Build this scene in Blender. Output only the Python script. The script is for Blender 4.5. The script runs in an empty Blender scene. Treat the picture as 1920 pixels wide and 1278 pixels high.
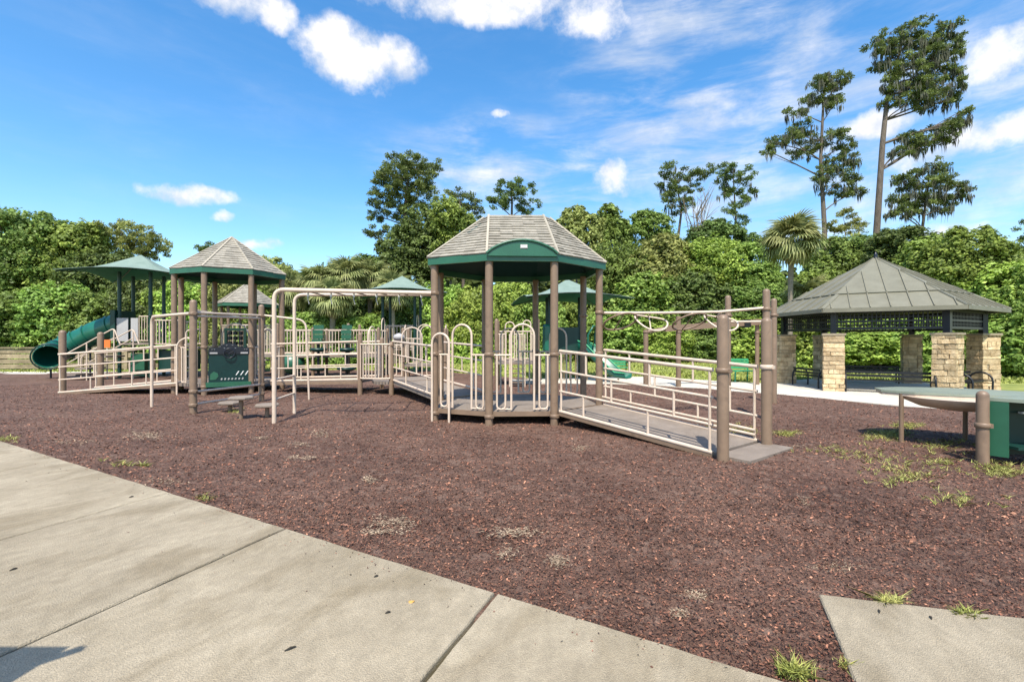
import bpy, math, random
import numpy as np
from mathutils import Vector, Matrix
R = math.radians
random.seed(7); rng = np.random.default_rng(7)
sc = bpy.context.scene
col = sc.collection
# ------------------------------------------------------------------ camera
F, H = 900.0, 1.3                     # focal length in photo pixels, eye height in metres
cam = bpy.data.cameras.new('camera'); camo = bpy.data.objects.new('camera', cam); col.objects.link(camo)
camo.location = (0, 0, H); camo.rotation_euler = (R(90), 0, 0)
cam.sensor_width = 36; cam.lens = 36 * F / 1920; cam.clip_end = 2000; cam.clip_start = .05
sc.camera = camo
def at(x, y, Y): return Vector(((x - 960) * Y / F, Y, H + (640 - y) * Y / F))
def gp(x, y, z=0):
    Y = (H - z) * F / (y - 640); return Vector(((x - 960) * Y / F, Y, z))
# ------------------------------------------------------------------ sun and sky
SUN_EL, SUN_AZ = 58.0, 187.0          # azimuth clockwise from +Y: the sun stands behind the camera, a little left
sd = bpy.data.lights.new('sun', 'SUN'); sd.energy = 4.0; sd.angle = R(.5); sd.color = (1, .94, .84)
so = bpy.data.objects.new('sun', sd); col.objects.link(so)
dirv = Vector((math.sin(R(SUN_AZ)) * math.cos(R(SUN_EL)), math.cos(R(SUN_AZ)) * math.cos(R(SUN_EL)), math.sin(R(SUN_EL))))
so.rotation_euler = dirv.to_track_quat('Z', 'Y').to_euler(); so.location = (0, -20, 40)
w = bpy.data.worlds.new('World'); sc.world = w; w.use_nodes = True
nt = w.node_tree; nt.nodes.clear(); ND = nt.nodes; LK = nt.links
def N(t, **k):
    n = ND.new(t)
    for a, b in k.items(): setattr(n, a, b)
    return n
def math_(op, a, b=None, c=None):
    n = N('ShaderNodeMath', operation=op)
    for i, s in enumerate((a, b, c)):
        if s is None: continue
        if isinstance(s, (int, float)): n.inputs[i].default_value = s
        else: LK.new(s, n.inputs[i])
    return n.outputs[0]
sky = N('ShaderNodeTexSky', sky_type='NISHITA'); sky.sun_disc = False
sky.sun_elevation = R(SUN_EL); sky.sun_rotation = R(SUN_AZ); sky.air_density = 1.0; sky.dust_density = 1.1; sky.ozone_density = 1.3
hsv = N('ShaderNodeHueSaturation'); hsv.inputs['Saturation'].default_value = 1.36; hsv.inputs['Value'].default_value = 1.05; hsv.inputs['Hue'].default_value = .497
LK.new(sky.outputs[0], hsv.inputs['Color'])
tc = N('ShaderNodeTexCoord'); sep = N('ShaderNodeSeparateXYZ')
def noise(scale, detail, rough=.55, vec=None, dist=0):
    n = N('ShaderNodeTexNoise'); n.inputs['Scale'].default_value = scale; n.inputs['Detail'].default_value = detail
    n.inputs['Roughness'].default_value = rough; n.inputs['Distortion'].default_value = dist
    LK.new(vec if vec is not None else tc.outputs['Generated'], n.inputs['Vector']); return n
LK.new(tc.outputs['Generated'], sep.inputs[0])
wn = noise(5.5, 5)                      # warps the clouds' outlines
ws = N('ShaderNodeSeparateColor'); LK.new(wn.outputs['Color'], ws.inputs[0])
az0 = math_('ARCTAN2', sep.outputs[0], sep.outputs[1]); el0 = math_('ARCSINE', sep.outputs[2])
az = math_('MULTIPLY_ADD', math_('SUBTRACT', ws.outputs[0], .5), .13, az0)
el = math_('MULTIPLY_ADD', math_('SUBTRACT', ws.outputs[1], .5), .09, el0)
def blob(px, py, rx, ry):
    d = Vector(((px - 960) / F, 1, (640 - py) / F)); r = d.length; a = math.atan2(d.x, 1); e = math.asin(d.z / r)
    sa = rx / F / (1 + (d.x) ** 2); se = ry / F / (1 + d.z ** 2 + d.x ** 2) ** .5
    p = math_('POWER', math_('MULTIPLY', math_('SUBTRACT', az, a), 1 / sa), 2)
    q = math_('POWER', math_('MULTIPLY', math_('SUBTRACT', el, e), 1 / se), 2)
    return math_('SUBTRACT', 1, math_('ADD', p, q))
def union(bl):
    u = bl[0]
    for b in bl[1:]: u = math_('MAXIMUM', u, b)
    return u
fb = noise(8.5, 10, .64)
def ss(v, a, b):
    n = N('ShaderNodeMapRange', interpolation_type='SMOOTHSTEP'); LK.new(v, n.inputs[0])
    n.inputs[1].default_value = a; n.inputs[2].default_value = b; return n.outputs[0]
cum = union([blob(*b) for b in ((655, 112, 88, 44), (730, 118, 62, 32), (622, 82, 46, 34), (960, 10, 260, 34), (1100, 30, 115, 34), (820, 2, 120, 24), (440, 12, 85, 36), (505, 40, 45, 26),
                                (350, 367, 88, 17), (500, 458, 34, 12), (430, 408, 22, 8), (1900, 95, 110, 62), (1890, 250, 240, 34), (1640, 225, 80, 24), (1148, 325, 42, 32), (1790, 440, 120, 20), (935, 220, 26, 9))])
cd = ss(math_('MULTIPLY_ADD', math_('SUBTRACT', fb.outputs['Fac'], .5), 6.2, cum), -.55, 1.5)
mp = N('ShaderNodeMapping'); mp.inputs['Rotation'].default_value = (0, R(38), R(20)); mp.inputs['Scale'].default_value = (1.6, 1.0, 6.5)
LK.new(tc.outputs['Generated'], mp.inputs[0])
ci = noise(3.2, 8, .62, mp.outputs[0], .35)
cim = union([blob(*b) for b in ((1330, 180, 260, 240), (1500, 330, 330, 190), (1000, 330, 260, 90), (1780, 320, 380, 260))])
cirrus = math_('MULTIPLY', ss(ci.outputs['Fac'], .36, .80), math_('MULTIPLY_ADD', ss(cim, -.9, .9), .85, .08))
dens = math_('MINIMUM', math_('MAXIMUM', cd, math_('MULTIPLY', cirrus, .95)), 1.0)
cc = N('ShaderNodeMix', data_type='RGBA'); cc.inputs[6].default_value = (3.0, 3.25, 3.7, 1); cc.inputs[7].default_value = (4.5, 4.4, 4.45, 1)
fb2 = noise(13, 8, .6); LK.new(ss(math_('ADD', fb2.outputs['Fac'], math_('MULTIPLY', cd, .12)), .42, .66), cc.inputs[0])
cm = N('ShaderNodeMix', data_type='RGBA'); LK.new(dens, cm.inputs[0]); LK.new(hsv.outputs[0], cm.inputs[6]); LK.new(cc.outputs[2], cm.inputs[7])
bg = N('ShaderNodeBackground'); bg.inputs[1].default_value = .147; LK.new(cm.outputs[2], bg.inputs[0])
wo = N('ShaderNodeOutputWorld'); LK.new(bg.outputs[0], wo.inputs[0])
vs = sc.view_settings; vs.view_transform = 'Standard'; vs.look = 'None'; vs.gamma = 1; vs.exposure = .82; vs.use_curve_mapping = False
sc.cycles.use_denoising = True; sc.cycles.max_bounces = 6; sc.cycles.transparent_max_bounces = 6

# ------------------------------------------------------------------ materials
MT = {}
def M(name, c, rough=.6, var=.15, scale=6, bump=.0, bscale=60, metal=0, rand=0, c2=None, attr=0, spec=.4, detail=5, stretch=None, stain=None, speck=None, rotz=0):
    m = bpy.data.materials.new(name); m.use_nodes = True; t = m.node_tree; b = t.nodes['Principled BSDF']; L = t.links.new
    b.inputs['Roughness'].default_value = rough; b.inputs['Metallic'].default_value = metal; b.inputs['Specular IOR Level'].default_value = spec
    co = t.nodes.new('ShaderNodeTexCoord'); v = co.outputs['Object']
    if rotz:
        mz = t.nodes.new('ShaderNodeMapping'); mz.inputs['Rotation'].default_value = (0, 0, R(rotz)); L(v, mz.inputs[0]); v = mz.outputs[0]
    if stretch:
        mm = t.nodes.new('ShaderNodeMapping'); mm.inputs['Scale'].default_value = stretch; L(v, mm.inputs[0]); v = mm.outputs[0]
    n = t.nodes.new('ShaderNodeTexNoise'); n.inputs['Scale'].default_value = scale; n.inputs['Detail'].default_value = detail; n.inputs['Roughness'].default_value = .65; L(v, n.inputs['Vector'])
    mr = t.nodes.new('ShaderNodeMapRange'); mr.inputs[1].default_value = .3; mr.inputs[2].default_value = .7; L(n.outputs['Fac'], mr.inputs[0])
    x = t.nodes.new('ShaderNodeMix'); x.data_type = 'RGBA'; L(mr.outputs[0], x.inputs[0])
    x.inputs[6].default_value = (*[k * (1 - var) for k in c], 1); x.inputs[7].default_value = (*(c2 or [k * (1 + var) for k in c]), 1)
    out = x.outputs[2]
    def mulv(fac, lo, hi, out):
        r = t.nodes.new('ShaderNodeMapRange'); r.inputs[3].default_value = lo; r.inputs[4].default_value = hi; L(fac, r.inputs[0])
        h = t.nodes.new('ShaderNodeHueSaturation'); L(r.outputs[0], h.inputs['Value']); L(out, h.inputs['Color']); return h.outputs[0]
    if stain:                                   # (colour, scale, threshold, amount): patches of dirt and wear
        n3 = t.nodes.new('ShaderNodeTexNoise'); n3.inputs['Scale'].default_value = stain[1]; n3.inputs['Detail'].default_value = 6; n3.inputs['Distortion'].default_value = .6; L(v, n3.inputs['Vector'])
        r3 = t.nodes.new('ShaderNodeMapRange'); r3.inputs[1].default_value = stain[2]; r3.inputs[2].default_value = stain[2] + .16; r3.inputs[4].default_value = stain[3]; L(n3.outputs['Fac'], r3.inputs[0])
        y = t.nodes.new('ShaderNodeMix'); y.data_type = 'RGBA'; L(r3.outputs[0], y.inputs[0]); L(out, y.inputs[6]); y.inputs[7].default_value = (*stain[0], 1); out = y.outputs[2]
    if speck:
        n4 = t.nodes.new('ShaderNodeTexNoise'); n4.inputs['Scale'].default_value = speck[0]; n4.inputs['Detail'].default_value = 3; L(co.outputs['Object'], n4.inputs['Vector']); out = mulv(n4.outputs['Fac'], 1 - 2 * speck[1], 1 + 2 * speck[1], out)
        n5 = t.nodes.new('ShaderNodeTexNoise'); n5.inputs['Scale'].default_value = speck[0] / 9; n5.inputs['Detail'].default_value = 6; L(v, n5.inputs['Vector']); out = mulv(n5.outputs['Fac'], 1 - 1.2 * speck[1], 1 + 1.2 * speck[1], out)
    if rand:
        oi = t.nodes.new('ShaderNodeObjectInfo'); out = mulv(oi.outputs['Random'], 1 - rand, 1 + rand, out)
    if attr:
        a = t.nodes.new('ShaderNodeAttribute'); a.attribute_name = 'rnd'; out = mulv(a.outputs['Fac'], 1 - attr, 1 + attr, out)
    L(out, b.inputs['Base Color'])
    if bump:
        n2 = t.nodes.new('ShaderNodeTexNoise'); n2.inputs['Scale'].default_value = bscale; n2.inputs['Detail'].default_value = 6; L(v, n2.inputs['Vector'])
        bp = t.nodes.new('ShaderNodeBump'); bp.inputs['Strength'].default_value = bump; bp.inputs['Distance'].default_value = .02; L(n2.outputs['Fac'], bp.inputs['Height']); L(bp.outputs[0], b.inputs['Normal'])
    MT[name] = m; return m
def leafmat(name, c1, c2, trans=.33, attr=.42, rand=.14):
    m = M(name, c1, .5, .0, .35, c2=c2, attr=attr, rand=rand, spec=.25); t = m.node_tree; b = t.nodes['Principled BSDF']; L = t.links.new
    mixn = [q for q in t.nodes if q.type == 'MIX'][0]; at_ = [q for q in t.nodes if q.type == 'ATTRIBUTE'][0]; L(at_.outputs['Fac'], mixn.inputs[0])
    hn = t.nodes.new('ShaderNodeHueSaturation'); oi_ = t.nodes.new('ShaderNodeObjectInfo'); hr = t.nodes.new('ShaderNodeMapRange'); hr.inputs[3].default_value = .475; hr.inputs[4].default_value = .506; L(oi_.outputs['Random'], hr.inputs[0]); L(hr.outputs[0], hn.inputs['Hue']); hn.inputs['Saturation'].default_value = .94; L(b.inputs['Base Color'].links[0].from_socket, hn.inputs['Color']); L(hn.outputs[0], b.inputs['Base Color'])
    tr = t.nodes.new('ShaderNodeBsdfTranslucent'); src = b.inputs['Base Color'].links[0].from_socket; L(src, tr.inputs[0])
    ms = t.nodes.new('ShaderNodeMixShader'); ms.inputs[0].default_value = trans; L(b.outputs[0], ms.inputs[1]); L(tr.outputs[0], ms.inputs[2])
    L(ms.outputs[0], t.nodes['Material Output'].inputs[0]); return m
M('grass', (.17, .215, .04), .9, .25, 1.3, .6, 25, c2=(.29, .305, .075))
M('blade', (.20, .27, .04), .6, .2, .8, attr=.45, c2=(.34, .35, .08))
M('weed', (.27, .31, .06), .6, .2, 3, attr=.35, c2=(.42, .40, .12))
M('straw', (.33, .24, .15), .8, .2, 9, attr=.45, c2=(.43, .325, .215))
M('mulch', (.098, .048, .030), .85, .3, .9, .9, 70, c2=(.150, .083, .056), detail=9, stain=((.185, .118, .085), 9, .5, .75), speck=(95, .35))
def chipmat():
    m = M('chip', (.125, .060, .038), .75, .3, .9, c2=(.180, .100, .068), attr=.7, spec=.3); t = m.node_tree; L = t.links.new; b = t.nodes['Principled BSDF']
    src = b.inputs['Base Color'].links[0].from_socket
    a = t.nodes.new('ShaderNodeAttribute'); a.attribute_name = 'hue'
    cr = t.nodes.new('ShaderNodeValToRGB'); e = cr.color_ramp.elements
    e[0].position = 0; e[0].color = (.35, .36, .38, 1); e[1].position = 1; e[1].color = (3.0, 2.7, 2.3, 1)
    for p, c in ((.28, (.55, .57, .6, 1)), (.48, (1, 1, 1, 1)), (.68, (1.35, 1.12, 1.02, 1)), (.80, (1.2, .92, .82, 1)), (.90, (1.7, 1.45, 1.3, 1)), (.96, (2.1, 1.85, 1.65, 1))):
        k = e.new(p); k.color = c
    L(a.outputs['Fac'], cr.inputs[0])
    mx = t.nodes.new('ShaderNodeMix'); mx.data_type = 'RGBA'; mx.blend_type = 'MULTIPLY'; mx.inputs[0].default_value = 1
    L(src, mx.inputs[6]); L(cr.outputs[0], mx.inputs[7]); L(mx.outputs[2], b.inputs['Base Color'])
chipmat()
M('concrete', (.285, .232, .152), .85, .14, 1.5, .6, 190, c2=(.390, .328, .230), stain=((.215, .170, .104), 2.4, .51, .75), stretch=(.7, 1.15, 1), rotz=-68, rand=.06, detail=12, speck=(210, .22))
M('path', (.52, .47, .38), .85, .1, 2, .2, 90, c2=(.60, .55, .46))
M('joint', (.030, .025, .018), .9)
M('brown', (.190, .130, .086), .45, .08, 5, .04, 150, c2=(.235, .160, .105), stain=((.125, .085, .058), 5, .54, .65))
M('tan', (.56, .44, .33), .4, .07, 7, .03, 120, c2=(.62, .50, .39), stain=((.42, .33, .25), 9, .6, .6))
M('deck', (.20, .160, .125), .75, .12, 4, .3, 220, c2=(.25, .205, .165))
M('shingle', (.265, .240, .190), .85, .2, 9, .4, 90, c2=(.335, .305, .25), attr=.14, stain=((.20, .17, .13), 3.5, .58, .7), stretch=(1, 1, .35))
M('hip', (.36, .32, .25), .8, .12, 6)
M('green', (.020, .100, .055), .35, .12, 4, spec=.5)
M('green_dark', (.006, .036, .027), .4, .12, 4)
M('green_slide', (.010, .108, .070), .28, .15, 3, spec=.5)
M('green_light', (.05, .30, .14), .35, .1, 4)
M('fabric', (.16, .225, .185), .85, .1, 3, .1, 200, c2=(.20, .265, .222))
M('underside_shade', (.012, .12, .085), .85, .1, 3)  # canopy underside: its shade put into a deeper green
M('table', (.22, .25, .19), .35, .12, 5, spec=.7)
M('metal_roof', (.158, .150, .105), .55, .07, 3, c2=(.185, .177, .128), metal=0, rand=.05, spec=.4)
M('navy', (.012, .015, .022), .35, .1, 5)
M('black', (.012, .013, .015), .4, .1, 5)
M('stone', (.47, .32, .155), .9, .3, 7, .9, 26, c2=(.66, .51, .31), rand=.28)
M('mortar', (.30, .25, .17), .95, .15, 20, .4, 80)
M('bark', (.10, .078, .06), .95, .3, 3, .9, 18, c2=(.175, .145, .115), stretch=(3, 3, .6))
M('palm_bark', (.20, .165, .125), .95, .25, 6, .8, 20, c2=(.30, .25, .19), stretch=(1, 1, 4))
M('wood', (.22, .17, .10), .85, .3, 3, .5, 30, c2=(.34, .27, .17), rand=.2)
M('panel', (.003, .026, .024), .35, .15, 5)
M('white', (.75, .74, .70), .5, .05)
M('grey_panel', (.36, .35, .34), .5, .08)
M('orange', (.65, .16, .03), .45, .1)
M('dead', (.33, .26, .165), .8, .25, 5)
M('moss', (.085, .09, .060), .9, .2, 2, attr=.3)
leafmat('leaf_mid', (0.1229, 0.2025, 0.0319), (0.2242, 0.3254, 0.0579))
leafmat('leaf_dark', (0.0796, 0.1374, 0.0289), (0.1519, 0.2242, 0.0463))
leafmat('leaf_bright', (0.217, 0.3544, 0.0405), (0.3761, 0.5207, 0.0796))
leafmat('leaf_vine', (0.1519, 0.2676, 0.0376), (0.2893, 0.4195, 0.0666))
leafmat('leaf_olive', (0.2025, 0.2459, 0.0521), (0.3254, 0.3616, 0.094))
leafmat('needle', (0.0868, 0.1417, 0.0319), (0.1808, 0.2387, 0.0579))
leafmat('frond_leaf', (0.1712, 0.2141, 0.0589), (0.2997, 0.3211, 0.1177), attr=.35)

# ------------------------------------------------------------------ mesh helpers
def unit(v): return v.normalized()
class MB:
    def __init__(s): s.v = []; s.f = []; s.s = []; s.r = []
    def add(s, vs_, fs, smooth=False, r=.5):
        o = len(s.v); s.v += [tuple(p) for p in vs_]; s.f += [[i + o for i in f] for f in fs]; s.s += [smooth] * len(fs); s.r += [r] * len(fs); return s
    def prism(s, poly, z0, z1, inset=0, r=.5):        # poly: ccw list of (x, y[, z])
        n = len(poly); lo = [(p[0], p[1], z0) for p in poly]; hi = [(p[0], p[1], z1) for p in poly]
        if inset:
            c = [sum(p[k] for p in poly) / n for k in (0, 1)]
            top = [(p[0] + (c[0] - p[0]) * inset, p[1] + (c[1] - p[1]) * inset, z1) for p in poly]; hi = [(p[0], p[1], z1 - inset * .5 * abs(z1 - z0)) for p in poly]
            return s.add(lo + hi + top, [list(range(n))[::-1]] + [[i, (i + 1) % n, n + (i + 1) % n, n + i] for i in range(n)] + [[n + i, n + (i + 1) % n, 2 * n + (i + 1) % n, 2 * n + i] for i in range(n)] + [list(range(2 * n, 3 * n))], r=r)
        return s.add(lo + hi, [list(range(n))[::-1], list(range(n, 2 * n))] + [[i, (i + 1) % n, n + (i + 1) % n, n + i] for i in range(n)], r=r)
    def hexa(s, p, r=.5):                            # 8 points: bottom ccw, top ccw
        return s.add(p, [[3, 2, 1, 0], [4, 5, 6, 7], [0, 1, 5, 4], [1, 2, 6, 5], [2, 3, 7, 6], [3, 0, 4, 7]], r=r)
    def box(s, c, size, rz=0, r=.5):
        x, y, z = [k / 2 for k in size]; ca, sa = math.cos(rz), math.sin(rz)
        q = [(-x, -y), (x, -y), (x, y), (-x, y)]
        return s.hexa([(c[0] + a * ca - b * sa, c[1] + a * sa + b * ca, c[2] + zz) for zz in (-z, z) for a, b in q], r)
    def beam(s, a, b, wd, ht, up=(0, 0, 1), r=.5):   # rectangular bar from a to b
        a, b = Vector(a), Vector(b); d = unit(b - a); sd_ = d.cross(Vector(up))
        sd_ = unit(sd_) if sd_.length > 1e-4 else Vector((1, 0, 0)); u = sd_.cross(d)
        q = [a + sd_ * i * wd / 2 + u * j * ht / 2 for i, j in ((-1, -1), (1, -1), (1, 1), (-1, 1))]
        return s.hexa(q + [p + (b - a) for p in q], r)
    def tube(s, path, r, n=10, cap=True, closed=False):
        P = [Vector(p) for p in path]; m = len(P); rs = r if isinstance(r, (list, tuple)) else [r] * m
        T = []
        for i in range(m):
            if closed: T.append(unit(P[(i + 1) % m] - P[i - 1]))
            else: T.append(unit(P[min(i + 1, m - 1)] - P[max(i - 1, 0)]))
        nrm = T[0].orthogonal().normalized(); V = []
        for i in range(m):
            if i:
                ax = T[i - 1].cross(T[i])
                if ax.length > 1e-6: nrm = Matrix.Rotation(T[i - 1].angle(T[i]), 3, ax.normalized()) @ nrm
            bn = T[i].cross(nrm)
            V += [P[i] + (nrm * math.cos(2 * math.pi * k / n) + bn * math.sin(2 * math.pi * k / n)) * rs[i] for k in range(n)]
        FS = [[i * n + k, i * n + (k + 1) % n, (i + 1) % m * n + (k + 1) % n, (i + 1) % m * n + k] for i in range(m if closed else m - 1) for k in range(n)]
        s.add(V, FS, True)
        if cap and not closed:
            s.add(V[:n], [list(range(n))[::-1]]); s.add(V[-n:], [list(range(n))])
        return s
    def lathe(s, prof, c, n=16, smooth=True):        # prof: (radius, z) bottom to top
        V = [(c[0] + r_ * math.cos(2 * math.pi * k / n), c[1] + r_ * math.sin(2 * math.pi * k / n), c[2] + z) for r_, z in prof for k in range(n)]
        FS = [[i * n + k, i * n + (k + 1) % n, (i + 1) * n + (k + 1) % n, (i + 1) * n + k] for i in range(len(prof) - 1) for k in range(n)]
        s.add(V, FS, smooth)
        s.add(V[:n], [list(range(n))[::-1]]); return s.add(V[-n:], [list(range(n))])
    def slab(s, quad, th, r=.5):                     # plate along its own normal
        q = [Vector(p) for p in quad]; n_ = unit((q[1] - q[0]).cross(q[-1] - q[0])) * th; k = len(q)
        return s.add([p - n_ for p in q] + q, [list(range(k))[::-1], list(range(k, 2 * k))] + [[i, (i + 1) % k, k + (i + 1) % k, k + i] for i in range(k)], r=r)
    def mesh(s, name):
        me = bpy.data.meshes.new(name); me.from_pydata(s.v, [], s.f); me.polygons.foreach_set('use_smooth', s.s)
        me.attributes.new('rnd', 'FLOAT', 'FACE').data.foreach_set('value', s.r); me.update(); return me
    def build(s, name, mat, parent=None): return obj(name, s.mesh(name), mat, parent)
WORLD = {}
def obj(name, me, mat, parent=None):
    if mat and not me.materials: me.materials.append(MT[mat])
    o = bpy.data.objects.new(name, me); col.objects.link(o)
    if parent:
        o.parent = parent
        if parent.name in WORLD: o.matrix_parent_inverse = Matrix.Translation(-Vector(WORLD[parent.name]))
    return o
def tag(o, label=None, cat=None, group=None, kind=None):
    for k, v_ in (('label', label), ('category', cat), ('group', group), ('kind', kind)):
        if v_: o[k] = v_
    return o
def thing(name, label, cat, loc=(0, 0, 0), group=None, local=False):   # parts in world space unless local
    o = bpy.data.objects.new(name, None); col.objects.link(o); o.location = loc; o.empty_display_size = .2
    if not local: WORLD[o.name] = tuple(loc)
    return tag(o, label, cat, group)
def np_mesh(name, V, k, rnd=None, hue=None):         # V: (n*k, 3) every k vertices one face
    me = bpy.data.meshes.new(name); n = len(V) // k
    me.vertices.add(len(V)); me.vertices.foreach_set('co', np.ascontiguousarray(V, dtype=np.float32).ravel())
    me.loops.add(len(V)); me.loops.foreach_set('vertex_index', np.arange(len(V), dtype=np.int32))
    me.polygons.add(n); me.polygons.foreach_set('loop_start', np.arange(n, dtype=np.int32) * k)
    me.update(calc_edges=True)
    for nm, a in (('rnd', rnd), ('hue', hue)):
        if a is not None: me.attributes.new(nm, 'FLOAT', 'FACE').data.foreach_set('value', np.asarray(a, dtype=np.float32))
    return me
def fillet(pts, rad, seg=5):
    P = [Vector(p) for p in pts]; out = [P[0]]
    for i in range(1, len(P) - 1):
        a, b = P[i - 1] - P[i], P[i + 1] - P[i]; r_ = min(rad, a.length * .49, b.length * .49)
        A, B = P[i] + unit(a) * r_, P[i] + unit(b) * r_
        for k in range(seg + 1):
            t = k / seg; out.append(A * (1 - t) ** 2 + P[i] * 2 * t * (1 - t) + B * t * t)
    return out + [P[-1]]
def lerp(a, b, t): return Vector(a) * (1 - t) + Vector(b) * t
def arc_path(A, B, z0, z1, seg=10):                  # an inverted U standing on A and B
    A, B = Vector(A), Vector(B); c = (A + B) / 2; h = (B - A) / 2; r_ = h.length; zc = z1 - r_
    return [Vector((A.x, A.y, z0))] + [Vector((c.x, c.y, zc)) - h * math.cos(math.pi * k / seg) * 1.0 + Vector((0, 0, r_ * math.sin(math.pi * k / seg) + 0)) - Vector((0, 0, (c - h * math.cos(math.pi * k / seg)).z * 0)) for k in range(seg + 1)] + [Vector((B.x, B.y, z0))]

# ================================================================== THE SETTING
def struct(o): return tag(o, kind='structure')
# --- ground sheet (lawn) to the horizon
g = MB(); G0 = 900; g.add([(-G0, -G0, -.03), (G0, -G0, -.03), (G0, G0, -.03), (-G0, G0, -.03)], [[0, 1, 2, 3]])
struct(g.build('ground', 'grass'))
# --- rubber mulch bed: a gently uneven sheet whose far edge follows the lawn and the path
near_edge = [(1100, 721), (1214, 722), (1369, 734), (1459, 741), (1676, 761), (1796, 771), (1990, 792), (2300, 822)]
far_edge = [(1100, 709), (1214, 707), (1369, 717), (1459, 721), (1560, 731), (1749, 751), (1990, 774), (2300, 800)]
NE = [gp(*p) for p in near_edge]; FE = [gp(*p) for p in far_edge]
fx = [-60, -19.5, -9, -4, 1.0] + [p.x for p in NE]; fy = [19.0, 19.4, 21.5, 21.5, 16.2] + [p.y for p in NE]
order = np.argsort(fx); fx = np.array(fx)[order]; fy = np.array(fy)[order]
nx_, ny_ = 240, 90
xs = np.linspace(-34, 16, nx_); tt = np.linspace(0, 1, ny_) ** 1.5
Yf = np.interp(xs, fx, fy)
X = np.repeat(xs[:, None], ny_, 1); Yg = -1 + (Yf[:, None] + 1) * tt[None, :] + .04 * np.sin(X * 7.3) * tt[None, :] ** 8
Z = .016 * np.sin(X * 2.1 + 1.3 * np.sin(Yg * 1.7)) * np.cos(Yg * 1.9 + X * .6) + .006 * np.sin(X * 5.1 + Yg * 4.3)
Z = Z - .12 * ((X * 0 + (X + 6.57) * -.4973 - (Yg - 6.16) * .8676) > .35)
mb = MB(); mb.v = [tuple(p) for p in np.stack([X, Yg, Z], -1).reshape(-1, 3)]
mb.f = [[i * ny_ + j, (i + 1) * ny_ + j, (i + 1) * ny_ + j + 1, i * ny_ + j + 1] for i in range(nx_ - 1) for j in range(ny_ - 1)]
mb.s = [True] * len(mb.f); mb.r = [.5] * len(mb.f)
mulch = struct(mb.build('mulch_bed', 'mulch'))
def mulch_z(x, y): return .016 * np.sin(x * 2.1 + 1.3 * np.sin(y * 1.7)) * np.cos(y * 1.9 + x * .6) + .006 * np.sin(x * 5.1 + y * 4.3)
# --- concrete footpath at the front: slabs with open joints
EA, EB = Vector((-6.57, 6.16, 0)), Vector((.978, 1.834, 0)); ed = (EB - EA).normalized(); jd = Vector((-.375, -.927, 0)).normalized()
TOP = .022
walk = struct(MB().prism([(-14, -4), (6, -4), (2.2, 1.05), (-14, 10.3)], -.2, -.075).build('footpath', 'joint'))
def rough_edge(pts, step=.09, amp=.0035):
    out = []
    for i, a in enumerate(pts):
        b = pts[(i + 1) % len(pts)]; L_ = (b - a).length; n = max(1, int(L_ / step))
        for k in range(n):
            p = a.lerp(b, k / n)
            if k: p += Vector((random.uniform(-amp, amp), random.uniform(-amp, amp), 0))
            out.append(p)
    return out
def slab_obj(poly, name='slab', parent=None):
    q = rough_edge(poly); c = sum(q, Vector()) / len(q); n = len(q); ch = .007
    lo = [(p.x, p.y, -.08) for p in q]; mid = [(p.x, p.y, TOP - ch) for p in q]
    hi = [tuple(p + (c - p).normalized() * ch + Vector((0, 0, TOP))) for p in q]
    m = MB().add(lo + mid + hi, [[i, (i + 1) % n, n + (i + 1) % n, n + i] for i in range(n)] + [[n + i, n + (i + 1) % n, 2 * n + (i + 1) % n, 2 * n + i] for i in range(n)] + [list(range(2 * n, 3 * n))])
    return m.build(name, 'concrete', parent)
jp = [-9.2, -6.1, -4.02, -2.9, -1.545, -.08, 1.35, 3.0]                 # joints: where they meet the mulch edge (x)
def on_edge(x): return EA + ed * ((x - EA.x) / ed.x)
js = [on_edge(x) for x in (-12.6, -7.6, -2.9, -1.545, -.08, 1.42, 3.0)]
for a, b in zip(js[:-1], js[1:]):
    g_ = .011; dp = 3.4
    slab_obj([b - ed * g_ + Vector((0, 0, 0)), a + ed * g_, a + ed * g_ + jd * dp, b - ed * g_ + jd * dp][::-1], 'slab', walk)
    a2, b2 = a + jd * (dp + .012), b + jd * (dp + .012)
    slab_obj([b2 - ed * g_, a2 + ed * g_, a2 + ed * g_ + jd * 3, b2 - ed * g_ + jd * 3][::-1], 'slab', walk)
# --- the separate concrete pad at the lower right
cA, cB, cC = Vector((1.551, 2.427, 0)), Vector((2.364, 2.216, 0)), Vector((1.304, 1.834, 0))
u1 = (cB - cA).normalized(); u2 = (cC - cA).normalized()
pad = [cA, cA + u2 * 2.6, cA + u2 * 2.6 + u1 * 4, cA + u1 * 4]
struct(slab_obj(pad, 'concrete_pad'))
# --- far concrete path along the lawn
pm = MB()
def strip(near, far, z0, z1):
    m = MB()
    for i in range(len(near) - 1):
        a, b, c, d = near[i], near[i + 1], far[i + 1], far[i]
        m.prism([(p.x, p.y) for p in (a, b, c, d)], z0, z1)
    return m
NE2 = [gp(955, 720), gp(1000, 719.5), gp(1050, 719.5)] + NE; FE2 = [gp(955, 711), gp(1000, 711), gp(1050, 710.5)] + FE
fp = struct(strip(NE2, FE2, -.05, .012).build('path', 'path'))
lp = struct(strip([gp(x, 701.5) for x in (-300, -100, 60, 200, 330)], [gp(x, 697.5) for x in (-300, -100, 60, 200, 330)], -.05, .0).build('path', 'path'))
sh_c = Vector((10.3, 13.6, 0))
hexp = [(sh_c.x + 2.75 * math.cos(R(a)), sh_c.y + 2.75 * math.sin(R(a))) for a in range(30, 390, 60)]
struct(MB().prism(hexp, -.05, .016).build('pavilion_floor', 'path'))

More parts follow.
